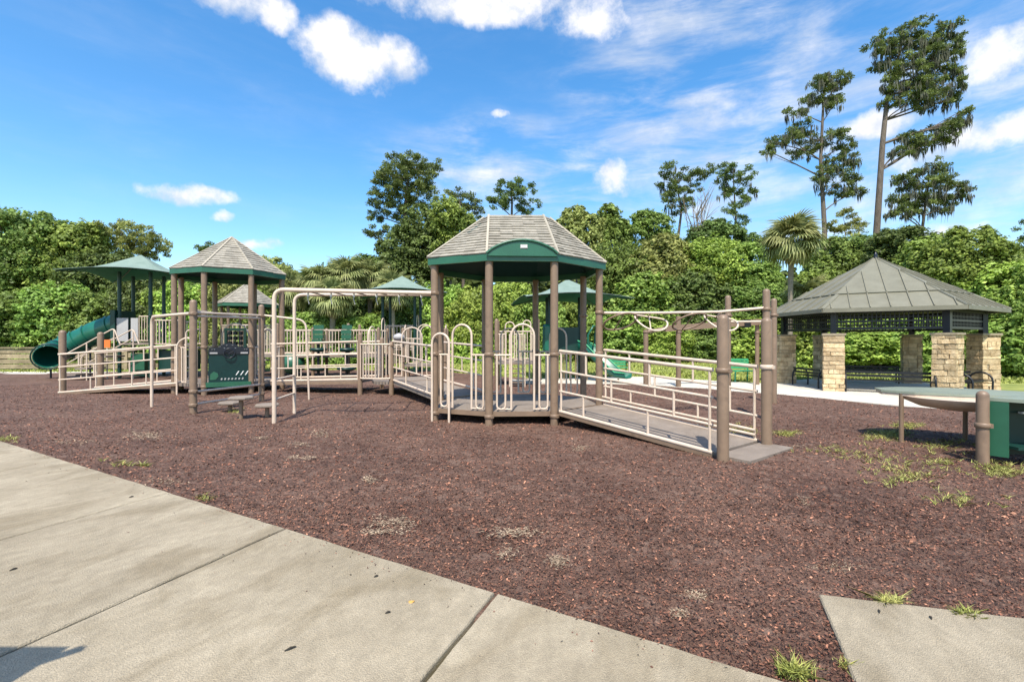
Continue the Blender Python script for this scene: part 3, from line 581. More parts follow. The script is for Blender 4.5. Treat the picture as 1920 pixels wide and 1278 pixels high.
for px, py, h, lab in ((431, 772, .16, 'low round stepping pod nearest the left chin-up post'), (452, 784, .34, 'taller stepping pod in the middle of the three pods'), (501, 782, .20, 'low stepping pod beside the cream rung ladder')):
    p = gp(px, py); sp = thing('stepping_pod', lab, 'stepping pod', p, 'stepping pods')
    MB().lathe([(.035, -.05), (.035, h)], (p.x, p.y, 0), 12).build('stem', 'brown', sp)
    MB().lathe([(.17, h - .03), (.2, h - .015), (.2, h + .01), (.18, h + .022)], (p.x, p.y, 0), 8, False).build('step', 'deck', sp)
# ------------------------------------------------------------------ left ramp
lr = thing('access_ramp', 'long low cream railed ramp at the left beside two round brown posts', 'ramp', (-10, 12, 0))
e0, e1_, g0, g1 = Vector((-11.1, 11.75, .04)), Vector((-8.2, 11.75, .27)), Vector((-11.3, 13.0, .04)), Vector((-8.7, 13.0, .27))
ramp_deck(lr, e0, e1_, g1, g0); railing(lr, e0, e1_, bal=((0, .17), (0, .72), (1, .3), (1, .6), (2, .27), (2, .62), (2, .74))); railing(lr, g0, g1)
for p, h in (((-11.18, 11.94), 1.57), ((-11.4, 13.3), 1.55)): post(lr, p[0], p[1], h, .075, (.98,))
hp = Vector((-8.1, 11.6, 0)); pipe(lr, fillet([up(hp, -.03), up(hp, 1.28), hp + Vector((.33, .0, 1.42)), hp + Vector((.42, 0, 1.1))], .2), .022, name='entry_hoop')
arch_panel(lr, (-8.05, 11.62), (-7.5, 11.5), .26, 0.88, 1.3)

# ------------------------------------------------------------------ shade canopies (fabric hip with sagging edges)
def canopy(parent, c, half, ze, zp, rot, sag=.28):
    m = MB(); cs = [Vector((c[0] + half * 1.414 * math.cos(R(rot + q)), c[1] + half * 1.414 * math.sin(R(rot + q)), ze)) for q in (45, 135, 225, 315)]; pk = Vector((c[0], c[1], zp)); n = 8
    for i in range(4):
        A, B = cs[i], cs[(i + 1) % 4]; rows = []
        for u in range(n + 1):
            t = u / n; row = []
            for k in range(n + 1):
                s = k / n; e = lerp(A, B, s); inw = (Vector((c[0], c[1], ze)) - e) * (sag * 4 * s * (1 - s) * .22); e = e + inw + Vector((0, 0, .16 * 4 * s * (1 - s)))
                p = lerp(e, pk, t); p.z -= .18 * math.sin(math.pi * t) * (1 - .5 * t); row.append(p)
            rows.append(row)
        V = [p for r_ in rows for p in r_]; m.add(V, [[u * (n + 1) + k, u * (n + 1) + k + 1, (u + 1) * (n + 1) + k + 1, (u + 1) * (n + 1) + k] for u in range(n) for k in range(n)], False)
    o = m.build('canopy', 'fabric', parent); sol = o.modifiers.new('thick', 'SOLIDIFY'); sol.thickness = .012
    shd = obj('underside_shade', o.data.copy(), None, o); shd.data.materials.clear(); shd.data.materials.append(MT['underside_shade']); shd.data.transform(Matrix.Translation((0, 0, -.035)))  # added sheet below the fabric, coloured as the shaded underside
    for i in range(4): MB().tube([lerp(cs[i], pk, t) - Vector((0, 0, .05 + .16 * math.sin(math.pi * t) * (1 - .5 * t))) for t in np.linspace(.03, 1, 7)], .025, 6).build('rafter', 'green_dark', o)
    return o
# --- tube-slide tower at the far left
ts = thing('shaded_play_tower', 'raised play deck under a wide green fabric canopy at the far left', 'play tower', (-13.5, 17.6, 0))
q = [(-13.9, 17.0), (-12.8, 17.0), (-13.2, 18.2), (-14.36, 18.2)]
for p in q: post(ts, p[0], p[1], 3.75, .06, (1.3, 2.2), mat='green_dark', cmat='green_dark', dome=False)
MB().prism(poly_scale(q, 1.04), 1.16, 1.25).build('deck', 'deck', ts)
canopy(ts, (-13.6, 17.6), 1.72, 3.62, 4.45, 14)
MB().beam((-13.95, 16.95, 1.7), (-13.55, 16.95, 1.7), .03, .82).build('wall_panel', 'grey_panel', ts); MB().beam((-13.45, 16.95, 1.7), (-13.2, 16.95, 1.7), .03, .82).build('wall_panel', 'grey_panel', ts)
bar_panel(ts, (-13.18, 16.97), (-12.8, 16.97), 1.27, .9, 4); bar_panel(ts, (-12.8, 17.0), (-13.2, 18.2), 1.27, .9, 7)
# second deck section joined on the right
d2 = [(-12.4, 16.6), (-11.35, 16.6), (-11.35, 17.8), (-12.4, 17.8)]
for p in d2: post(ts, p[0], p[1], 2.2, .06, (1.2,))
MB().prism(poly_scale(d2, 1.04), 1.02, 1.1).build('deck', 'deck', ts); bar_panel(ts, d2[0], d2[1], 1.16, .85, 9, bow=.05); bar_panel(ts, d2[2], d2[3], 1.16, .85, 9)
MB().box((-11.9, 17.2, .62), (.9, .9, .7)).build('crawl_box', 'green_dark', ts); MB().box((-13.3, 17.3, .45), (.5, .5, .8)).build('support_panel', 'green', ts)
sl = thing('tube_slide', 'green tube slide curving down to the mulch at the far left', 'slide', (-16.4, 16.8, 0))
sp = [Vector(p) for p in ((-14.15, 17.35, 1.92), (-14.5, 17.35, 1.80), (-14.95, 17.3, 1.62), (-15.4, 17.3, 1.40), (-15.8, 17.2, 1.16), (-16.0, 16.95, .97), (-15.95, 16.6, .84), (-15.75, 16.3, .76))]
cr = []
for i in range(len(sp) - 1):
    p0, p1, p2, p3 = sp[max(i - 1, 0)], sp[i], sp[i + 1], sp[min(i + 2, len(sp) - 1)]
    for k in range(5):
        t = k / 5; cr.append(.5 * ((2 * p1) + (p2 - p0) * t + (2 * p0 - 5 * p1 + 4 * p2 - p3) * t * t + (3 * p1 - p0 - 3 * p2 + p3) * t ** 3))
cr.append(sp[-1])
tb = MB(); tb.tube(cr, .40, 24, cap=False); to = tb.build('tube', 'green_slide', sl); so_ = to.modifiers.new('thick', 'SOLIDIFY'); so_.thickness = .03; so_.offset = -1
for i in (4, 12, 17, 22, 27, 31): MB().tube([cr[i] - (cr[i + 1] - cr[i]).normalized() * .03, cr[i] + (cr[i + 1] - cr[i]).normalized() * .03], .435, 24, cap=False).build('flange', 'green_slide' if i < 25 else 'green_dark', to)
MB().tube([cr[-1] - (cr[-1] - cr[-2]) * .6, cr[-1] + (cr[-1] - cr[-2]) * .1], .46, 24, cap=False).build('lip', 'green_dark', to).modifiers.new('thick', 'SOLIDIFY').thickness = .04
MB().box((-14.05, 17.35, 1.86), (.16, .95, 1.05)).build('entry_hood', 'green_dark', sl)
for p, h in (((-15.9, 16.55), .42), ((-15.2, 17.3), 1.1)): post(sl, p[0], p[1], h, .03, (), mat='navy', dome=False)
st = thing('transfer_stairs', 'cream railed steps rising to the deck under the left canopy', 'steps', (-14, 16, 0))
for k in range(5):
    MB().box((-14.55 + .33 * k, 16.2, .18 + .2 * k), (.36, .8, .05)).build('step', 'deck', st)
for yy in (15.8, 16.6):
    pipe(st, fillet([(-14.9, yy, 0), (-14.9, yy, .75), (-13.1, yy, 1.72), (-12.9, yy, 1.2)], .12), .022, name='handrail'); pipe(st, [(-14.9, yy, .42), (-13.1, yy, 1.4)], .018); pipe(st, [(-14.0, yy, 0), (-14.0, yy, 1.22)], .02, name='baluster'); pipe(st, [(-13.1, yy, 0), (-13.1, yy, 1.7)], .02, name='baluster')
MB().prism([(-13.42, 15.74), (-13.18, 15.74), (-13.18, 15.77), (-13.42, 15.77)], 1.08, 1.34, .1).build('play_dial', 'orange', st)
# --- middle distance structure: barred deck, little roof, pod climbers, canopy
md = thing('barred_play_deck', 'long far play deck walled with rows of cream vertical bars', 'play deck', (-6.5, 18, 0))
xs_ = [-9.9, -8.6, -7.3, -6.0, -4.9]
for i, x in enumerate(xs_):
    for y in (17.6, 18.9): post(md, x, y, 1.95 if i % 2 else 1.8, .058, (.8,))
MB().prism([(-10, 17.5), (-4.8, 17.5), (-4.8, 19.0), (-10, 19.0)], .70, .78).build('deck', 'deck', md)
for i in range(4): bar_panel(md, (xs_[i], 17.6), (xs_[i + 1], 17.6), .8, .9, 11); bar_panel(md, (xs_[i], 18.9), (xs_[i + 1], 18.9), .8, .9, 11)
arch_panel(md, (-4.9, 17.6), (-4.9, 18.9), .8, loops=False)
for k in range(4): MB().box((-9.2 + .0 * k, 17.2 - .22 * k, .62 - .16 * k), (.9, .26, .05)).build('step', 'deck', md)
kr = thing('small_roof_tower', 'small pointed shingle roof on posts behind the driving panel tower', 'play tower', (-11.15, 20, 0))
kc = (-11.15, 20.2); kp = [(kc[0] + .95 * math.cos(R(a)), kc[1] + .95 * math.sin(R(a))) for a in range(-105, 255, 60)]
for p in kp: post(kr, p[0], p[1], 2.75, .055, (), dome=False)
MB().prism(kp, 1.0, 1.08).build('deck', 'deck', kr)
for i in range(6): bar_panel(kr, kp[i], kp[(i + 1) % 6], 1.1, .85, 6)
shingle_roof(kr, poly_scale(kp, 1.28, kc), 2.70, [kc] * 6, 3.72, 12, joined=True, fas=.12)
for (px, lab) in ((597, 'left of two dark green pod climbers behind the back ramp'), (650, 'right of two dark green pod climbers behind the back ramp')):
    c_ = gp(px, 708); pc = thing('pod_climber', lab, 'pod climber', c_, 'green pod climbers')
    MB().lathe([(.05, -.05), (.05, 1.2)], (c_.x, c_.y, 0), 10).build('pole', 'black', pc)
    for z, rr in ((.32, .34), (1.0, .3)): MB().lathe([(rr * .5, z - .1), (rr, z - .03), (rr, z + .02), (rr * .8, z + .05)], (c_.x, c_.y, 0), 12).build('pod', 'green_dark', pc)
    for k in range(4): MB().box((c_.x + .02 * (k % 2), c_.y, 1.28 + .17 * k), (.34, .3, .155), .1 * k).build('pad', 'green', pc)
gs = thing('spring_seat', 'rounded green plastic seat on the mulch behind the back ramp', 'play seat', gp(548, 706))
c_ = gp(548, 706); MB().lathe([(.2, .12), (.42, .25), (.46, .5), (.36, .74), (.2, .82)], (c_.x, c_.y, 0), 14).build('shell', 'green', gs); MB().lathe([(.1, -.03), (.1, .2)], (c_.x, c_.y, 0), 10).build('spring', 'black', gs)
c2 = thing('shaded_play_deck', 'far play deck under a green fabric canopy left of the gazebo', 'play deck', (-4.6, 20, 0))
q = [(-5.25, 19.5), (-3.95, 19.5), (-3.95, 20.7), (-5.25, 20.7)]
for p in q: post(c2, p[0], p[1], 3.45, .06, (1.0,), mat='green_dark', cmat='green_dark', dome=False)
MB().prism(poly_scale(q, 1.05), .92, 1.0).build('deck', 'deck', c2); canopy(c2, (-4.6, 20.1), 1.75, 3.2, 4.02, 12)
for i in range(4): (bar_panel(c2, q[i], q[(i + 1) % 4], 1.02, .9, 9) if i != 1 else arch_panel(c2, q[1], q[2], 1.02))
c3p = [(-3.7, 16.3), (-2.3, 16.5), (-2.4, 17.7), (-3.8, 17.6)]
lk = thing('link_deck', 'low far deck with looping cream arch barriers between the ramp and gazebo posts', 'play deck', (-3, 17, 0))
for p in c3p: post(lk, p[0], p[1], 1.75, .058, (.6,))
MB().prism(poly_scale(c3p, 1.03), .42, .5).build('deck', 'deck', lk)
for i in range(4): arch_panel(lk, c3p[i], c3p[(i + 1) % 4], .5)
mr = MB(); c_ = at(748, 633, 16.2); mr.lathe([(.02, -.14), (.16, -.08), (.2, 0), (.16, .08), (.02, .14)], c_, 14); mr.build('bubble_mirror', 'grey_panel', lk); MB().tube([(c_.x, c_.y, c_.z), (c_.x, c_.y, .5)], .02, 6).build('mirror_post', 'brown', lk)
# --- structure behind the gazebo with the open slide
c3 = thing('shaded_slide_deck', 'far play deck with green fabric canopy and green walls seen through the gazebo', 'play deck', (1.7, 16.4, 0))
q = [(1.25, 15.9), (2.4, 15.9), (2.4, 17.1), (1.25, 17.1)]
for p in q: post(c3, p[0], p[1], 2.85, .06, (1.0,), mat='green_dark', cmat='green_dark', dome=False)
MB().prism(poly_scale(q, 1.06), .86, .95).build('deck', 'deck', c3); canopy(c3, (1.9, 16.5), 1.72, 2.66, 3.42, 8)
MB().box((1.75, 15.86, 1.36), (.9, .03, .78)).build('wall_panel', 'green_dark', c3); MB().box((2.42, 16.5, 1.36), (.03, .5, .78)).build('wall_panel', 'green_dark', c3)
MB().lathe([(.13, .0), (.15, .02), (.15, .8), (.1, .86)], (1.15, 15.7, .98), 6, False).build('climber_head', 'green_slide', c3)
for k in range(9): MB().tube([(.95 + .19 * k, 15.78, -.03), (.95 + .19 * k, 15.78, .86)], .016, 6).build('skirt_bar', 'brown', c3)
sd2 = thing('open_slide', 'short light green open slide dropping right from the far canopy deck', 'slide', (2.9, 15.8, 0))
m = MB(); L0 = [Vector(p) for p in ((2.3, 15.8, .98), (2.55, 15.6, .85), (2.8, 15.4, .55), (3.05, 15.15, .28), (3.3, 14.9, .16), (3.55, 14.65, .15))]; wv = Vector((.62, .78, 0)).normalized() * .26
prof = [(-1, .2), (-.95, .03), (-.5, 0), (.5, 0), (.95, .03), (1, .2)]
V = [p + wv * s + Vector((0, 0, h * (1.5 if i < 4 else .8))) for i, p in enumerate(L0) for s, h in prof]; m.add(V, [[i * 6 + k, i * 6 + k + 1, (i + 1) * 6 + k + 1, (i + 1) * 6 + k] for i in range(5) for k in range(5)], True)
o = m.build('chute', 'green_slide', sd2); o.modifiers.new('thick', 'SOLIDIFY').thickness = .03
for s in (-1, 1): MB().tube([p + wv * s * 1.02 + Vector((0, 0, .22 * (1.5 if i < 4 else .8))) for i, p in enumerate(L0)], .022, 8).build('side_rim', 'green_light', o)
post(sd2, 3.3, 14.9, .13, .03, (), dome=False)
hood = MB(); hood.tube([(2.45, 15.45, .95), (2.45, 15.45, 1.5), (2.6, 15.35, 1.78), (2.75, 15.75, 1.78), (2.75, 15.95, 1.5), (2.75, 15.95, .95)], .03, 8).build('hood_rail', 'green_slide', sd2)
mi = thing('arch_climber', 'cream hoop barriers and dark rung ladder showing through the front of the gazebo', 'climber', (.35, 14, 0))
for p in ((-.45, 14.0), (.75, 14.0), (.75, 15.2), (-.45, 15.2)): post(mi, p[0], p[1], 1.95, .058, (.8,))
MB().prism([(-.5, 13.95), (.8, 13.95), (.8, 15.25), (-.5, 15.25)], .62, .7).build('deck', 'deck', mi)
arch_panel(mi, (-.45, 14.0), (.3, 14.0), .7, .8, 1.15); arch_panel(mi, (.1, 14.02), (.75, 14.0), .7, .8, 1.2); bar_panel(mi, (-.45, 15.2), (.75, 15.2), .7, .9, 9)
for k in range(5): MB().box((.15, 13.7, .12 + .13 * k), (.42, .06, .035)).build('rung', 'brown', mi)
for s in (-.07, .37): MB().tube([(s, 13.68, -.03), (s, 13.8, 1.5)], .018, 6).build('side_rail', 'tan', mi)
# --- track ride posts and beam
tk = thing('track_ride', 'brown overhead beam on slim posts beyond the right ramp', 'track ride', gp(1272, 726))
for px in (1211, 1272): p = gp(px, 726); post(tk, p.x, p.y, 1.62 if px < 1250 else 2.0, .07, (1.55,), dome=False)
p = gp(1440, 726) ; post(tk, p.x, p.y + .6, 1.95, .06, (1.55,), dome=False)
b0_, b1_ = at(1246, 617, 13.5), at(1442, 603, 14.2); MB().beam(b0_, b1_, .12, .17).build('beam', 'brown', tk); MB().beam(lerp(b0_, b1_, .74) + Vector((0, 0, -.02)), lerp(b0_, b1_, .8) + Vector((0, 0, -.02)), .16, .24).build('trolley', 'black', tk)
MB().tube([gp(1211, 726) + Vector((0, 0, 1.55)), b0_], .05, 8).build('brace', 'brown', tk)

# ------------------------------------------------------------------ picnic pavilion
pv = thing('picnic_pavilion', 'hexagonal picnic pavilion with grey green metal roof on tan stone columns', 'pavilion', sh_c)
ANG = [30, 90, 150, 210, 270, 330]
for a in ANG:
    cx, cy = sh_c.x + 2.25 * math.cos(R(a)), sh_c.y + 2.25 * math.sin(R(a)); rz = R(a + 30); cw = .46; ch = 1.45
    core = MB().box((cx, cy, ch / 2), (cw - .06, cw - .06, ch - .02), rz).build('stone_column', 'mortar', pv)
    z = .0; ca, sa = math.cos(rz), math.sin(rz)
    while z < ch - .05:
        hgt = min(random.uniform(.085, .15), ch - z); alt = random.choice((0, 1)); cut = random.uniform(-.09, .09)
        for q in range(4):
            # four stones round the core, each face split at a shifting joint
            ex = random.uniform(-.012, .012); Lq = cw - random.uniform(.0, .02)
            c0 = random.choice((0, 1))
            segs = [(-Lq / 2, cut + random.uniform(-.06, .06)), None]; segs[1] = (segs[0][1] + .012, Lq / 2)
            if random.random() < .35: segs = [(-Lq / 2, Lq / 2)]
            for s0, s1 in segs:
                if (q + alt) % 2: s0 = max(s0, -cw / 2 + .125); s1 = min(s1, cw / 2 - .125)
                if s1 - s0 < .05: continue
                dpt = .12; off = cw / 2 - dpt / 2 + ex
                lx, ly = (s0 + s1) / 2, -off
                for _ in range(q): lx, ly = -ly, lx
                rq = rz + q * math.pi / 2; m = MB(); j = lambda: random.uniform(-.008, .008)
                c_ = (cx + lx * ca - ly * sa, cy + lx * sa + ly * ca); hw, hd, hh = (s1 - s0) / 2, dpt / 2, (hgt - .012) / 2
                cq, sq = math.cos(rq), math.sin(rq)
                pts = [(x_ + j(), y_ + j(), z_ + j() * .5) for z_ in (-hh, hh) for x_, y_ in ((-hw, -hd), (hw, -hd), (hw, hd), (-hw, hd))]
                m.hexa([(c_[0] + x_ * cq - y_ * sq, c_[1] + x_ * sq + y_ * cq, z + hgt / 2 + z_) for x_, y_, z_ in pts]); m.build('stone', 'stone', core)
        z += hgt
    MB().box((cx, cy, ch + .02), (cw + .05, cw + .05, .05), rz).build('capstone', 'mortar', core)
    MB().box((cx, cy, (ch + 2.15) / 2), (.13, .13, 2.15 - ch - .05), rz).build('post', 'navy', pv)
RC = [(sh_c.x + 2.75 * math.cos(R(a)), sh_c.y + 2.75 * math.sin(R(a))) for a in ANG]; zE, zA = 2.10, 3.62; apex = Vector((sh_c.x, sh_c.y, zA))
prf = MB()
hx = [Vector((*p, zE)) for p in RC]
sh_ = MB().add(hx + [apex - Vector((0, 0, .03))], [[i, (i + 1) % 6, 6] for i in range(6)]); pr = sh_.build('roof', 'metal_roof', pv)
for i in range(6):
    A, B = hx[i], hx[(i + 1) % 6]; M_ = (A + B) / 2; eu = (B - A).normalized(); ev = (apex - M_); Ls = ev.length; ev.normalize(); nn_ = eu.cross(ev); W2 = (B - A).length / 2
    MB().beam(A - Vector((0, 0, .03)), B - Vector((0, 0, .03)), .05, .10).build('fascia', 'metal_roof', pr)
    MB().beam(A + nn_ * .02, apex + nn_ * .02, .09, .03, nn_).build('hip_cap', 'metal_roof', pr)
    for lo_, hi_, lift in ((0, .27, .015), (.262, 1.0, .035)):
        step = .40; us = [-W2] + [u for u in np.arange(-6, 7) * step if -W2 < u < W2] + [W2]
        for u0, u1 in zip(us[:-1], us[1:]):
            def top_(u): return Ls * (1 - abs(u) / W2)
            v0, v1 = lo_ * Ls, hi_ * Ls; pts = [(u0, v0), (u1, v0), (u1, min(v1, top_(u1))), (u0, min(v1, top_(u0)))]
            # clip the strip to the hip lines
            uu0 = max(u0, -W2 * (1 - v0 / Ls)); uu1 = min(u1, W2 * (1 - v0 / Ls))
            if uu1 - uu0 < .03: continue
            t0, t1 = min(v1, top_(uu0)), min(v1, top_(uu1))
            poly = [(uu0, v0), (uu1, v0)] + ([(uu1, t1)] if t1 > v0 + .01 else [])
            if uu0 < 0 < uu1 and v1 >= Ls * .999: poly.append((0, Ls * .985))
            else:
                wv1 = W2 * (1 - v1 / Ls)
                if -wv1 > uu0 and -wv1 < uu1: poly.append((-wv1, v1))
                if uu0 < wv1 < uu1: poly.insert(len(poly) if poly[-1][0] != uu1 else len(poly), (wv1, v1)) if wv1 > 0 and not (-wv1 > uu0) else None
            if t0 > v0 + .01: poly.append((uu0, t0))
            if len(poly) < 3: continue
            m = MB().slab([M_ + eu * u + ev * v + nn_ * (lift + .004) for u, v in poly], .012); po = m.build('roof_panel', 'metal_roof', pr)
            if uu1 < W2 * (1 - v0 / Ls) - .02 and t1 > v0 + .08: MB().beam(M_ + eu * uu1 + ev * v0 + nn_ * (lift + .018), M_ + eu * uu1 + ev * (t1 - .03) + nn_ * (lift + .018), .018, .034, nn_).build('seam', 'metal_roof', po)
    w1 = W2 * (1 - .262); MB().beam(M_ - eu * w1 + ev * Ls * .262 + nn_ * .03, M_ + eu * w1 + ev * Ls * .262 + nn_ * .03, .03, .045, nn_).build('roof_step', 'metal_roof', pr)
    # frieze lattice below the eave
    a_, b_ = [Vector((sh_c.x + 2.25 * math.cos(R(q_)), sh_c.y + 2.25 * math.sin(R(q_)), 0)) for q_ in (ANG[i], ANG[(i + 1) % 6])]
    lt = MB().beam(a_ + Vector((0, 0, 1.62)), b_ + Vector((0, 0, 1.62)), .05, .06).build('frieze', 'navy', pv)
    MB().beam(a_ + Vector((0, 0, 2.05)), b_ + Vector((0, 0, 2.05)), .08, .10).build('top_beam', 'navy', lt); MB().beam(a_ + Vector((0, 0, 1.80)), b_ + Vector((0, 0, 1.80)), .035, .04).build('mid_rail', 'navy', lt)
    m = MB(); n = 25
    for k in range(1, n): p = lerp(a_, b_, k / n); m.box(p + Vector((0, 0, 1.82)), (.021, .021, .4), math.atan2(eu.y, eu.x))
    for z in (1.71, 1.90): m.beam(a_ + Vector((0, 0, z)), b_ + Vector((0, 0, z)), .014, .016)
    m.build('lattice', 'navy', lt)
MB().lathe([(.05, 0), (.06, .03), (.035, .06), (.05, .1), (.03, .16), (.004, .2)], apex, 10).build('finial', 'navy', pr)
# --- steel benches round the pavilion floor
def bench(loc, rz, L, label):
    t = thing('steel_bench', label, 'bench', loc, 'black steel benches', local=True); t.rotation_euler.z = rz
    for k in range(6): MB().beam((-L / 2, -.16 + .065 * k, .30), (L / 2, -.16 + .065 * k, .30), .045, .02).build('slat', 'black', t)
    for k in range(2): MB().beam((-L / 2, .22, .40 + .09 * k), (L / 2, .22, .40 + .09 * k), .02, .06).build('slat', 'black', t)
    for s in (-1, 1):
        pts = [Vector((s * L / 2, -.2, 0))] + [Vector((s * L / 2, .02 - .23 * math.cos(a), .27 + .23 * math.sin(a))) for a in np.linspace(0, math.pi, 9)] + [Vector((s * L / 2, .25, 0))]
        e = MB().tube(pts, .022, 8).build('end_frame', 'black', t); MB().tube([Vector((s * L / 2, -.2, .29)), Vector((s * L / 2, .25, .29))], .016, 6).build('cross_bar', 'black', e)
    return t
def shv(a, r): return (sh_c.x + r * math.cos(R(a)), sh_c.y + r * math.sin(R(a)), .016)
bench(shv(240, 1.95), R(150 + 180), 1.75, 'long black steel bench between the two front stone columns')
bench(shv(300, 2.05), R(30), 1.3, 'black steel bench at the right side of the pavilion')
bench(shv(180, 1.75), R(90), 1.2, 'black steel bench at the left side of the pavilion')
bench(shv(60, 1.7), R(150), 1.5, 'black steel bench at the rear of the pavilion')
# ------------------------------------------------------------------ play table at the right edge
pt = thing('play_table', 'green topped kidney shaped play table on slim brown legs at the right', 'play table', (5.6, 5.9, 0))
tz = .66; outl = [(4.86, 6.32), (5.05, 6.02), (5.3, 5.82), (5.6, 5.66), (5.85, 5.5), (6.1, 5.3), (6.6, 5.2), (6.6, 6.0), (6.3, 6.35), (5.9, 6.62), (5.4, 6.72), (5.0, 6.62)]
MB().prism(outl, tz - .03, tz, .03).build('table_top', 'table', pt)
MB().prism(poly_scale(outl, .985), tz - .06, tz - .034).build('rim', 'tan', pt)
bw = (5.62, 6.0, tz - .06); MB().lathe([(.2, -.16), (.42, -.125), (.58, -.05), (.62, 0)], bw, 24).build('basin', 'tan', pt)
for px, py in ((1690, 830), (1810, 827)): p = gp(px, py); post(pt, p.x, p.y, tz - .03, .026, (), mat='brown', dome=False)
post(pt, 6.45, 6.0, tz - .03, .026, (), dome=False)
cbt = thing('play_counter', 'deep green play counter with open dark front beside a short brown post', 'play counter', (5.7, 5.1, 0))
post(cbt, 5.03, 5.13, .77, .055, (.4,))
cp = [(5.12, 5.2), (5.55, 4.70), (6.6, 4.62), (6.6, 5.2)]
MB().prism([(5.10, 5.24), (5.55, 4.66), (6.7, 4.58), (6.7, 5.28)], .655, .69, .02).build('counter_top', 'table', cbt)
MB().beam((5.13, 5.2, .36), (5.24, 5.06, .36), .03, .58, (0, 0, 1)).build('side_panel', 'green', cbt)
MB().beam((5.14, 5.22, .36), (6.65, 5.24, .36), .03, .58).build('back_panel', 'green_dark', cbt)
MB().beam((5.25, 5.1, .18), (6.6, 5.1, .18), .25, .03).build('shelf', 'green_dark', cbt)
for k in range(3): MB().box((5.5 + .12 * k, 5.16, .53), (.07, .05, .02)).build('bracket', 'white', cbt)
# ------------------------------------------------------------------ green bench and chair on the lawn
ch = thing('garden_chair', 'green slatted chair standing alone on the lawn behind the right ramp post', 'chair', gp(1390, 716))
c_ = gp(1390, 716); w_ = .62
for sx in (-1, 1):
    MB().tube([(c_.x + sx * w_ / 2 * 1.1, c_.y - .3, -.02), (c_.x + sx * w_ / 2, c_.y - .25, .34)], .025, 8).build('leg', 'green_light', ch); MB().tube([(c_.x + sx * w_ / 2, c_.y + .25, -.02), (c_.x + sx * w_ / 2, c_.y + .2, .7)], .025, 8).build('leg', 'green_light', ch)
for k in range(4): MB().beam((c_.x - w_ / 2, c_.y - .22 + .13 * k, .35), (c_.x + w_ / 2, c_.y - .22 + .13 * k, .35), .1, .025).build('slat', 'green_light', ch)
for k in range(4): MB().beam((c_.x - w_ / 2, c_.y + .2, .44 + .085 * k), (c_.x + w_ / 2, c_.y + .2, .44 + .085 * k), .022, .07).build('slat', 'green_light', ch)
gb = thing('garden_bench', 'green slatted bench on the lawn edge to the right of the open slide', 'bench', gp(1158, 706)); c_ = gp(1158, 704); w_ = .75
for k in range(4): MB().beam((c_.x - w_ / 2, c_.y - .2 + .12 * k, .3), (c_.x + w_ / 2, c_.y - .2 + .12 * k, .3), .09, .025).build('slat', 'green_light', gb)
for k in range(3): MB().beam((c_.x - w_ / 2, c_.y + .2, .40 + .1 * k), (c_.x + w_ / 2, c_.y + .22, .40 + .1 * k), .022, .08).build('slat', 'green_light', gb)
for sx in (-1, 1): MB().tube([(c_.x + sx * w_ / 2, c_.y - .22, -.02), (c_.x + sx * w_ / 2, c_.y - .22, .45), (c_.x + sx * w_ / 2, c_.y + .22, .5), (c_.x + sx * w_ / 2, c_.y + .22, -.02)], .025, 6).build('end_frame', 'green', gb)
# ------------------------------------------------------------------ low timber fence far left
fe = thing('timber_fence', 'low weathered timber fence behind the tube slide at the far left', 'fence', (-22, 22, 0))
for k in range(7):
    x0 = -30 + 2.05 * k + .0; yk = 22.2 - .02 * k
    for j in ((0, 1, 2, 3) if k % 2 else (0, 2)): MB().beam((x0, yk, .12 + .24 * j + (0 if k % 2 else .05)), (x0 + 2.0, yk, .12 + .24 * j + (0 if k % 2 else .05) + random.uniform(-.01, .01)), .06, .2).build('board', 'wood', fe)
    MB().box((x0 - .02, yk, .5), (.15, .15, 1.06)).build('post', 'wood', fe)
    MB().beam((x0, yk, .99), (x0 + 2.0, yk, .99), .2, .05).build('cap_rail', 'wood', fe)
# a sign board on a post, added unseen at left to cast the footpath shadow
sg = thing('shadow_board', 'added board on a post, unseen left of the view, casting the footpath shadow', 'shadow_caster', (-2.15, .9, 0))
MB().lathe([(.03, -.05), (.03, 1.85)], (-2.12, .84, 0), 10).build('pole', 'brown', sg)
MB().prism([(-2.38, .83), (-2.02, .80), (-1.99, .87), (-2.38, .87)], 1.5, 1.86).build('board', 'wood', sg); MB().beam((-2.03, .83, 1.74), (-1.93, .86, 1.86), .03, .04).build('bracket', 'brown', sg)

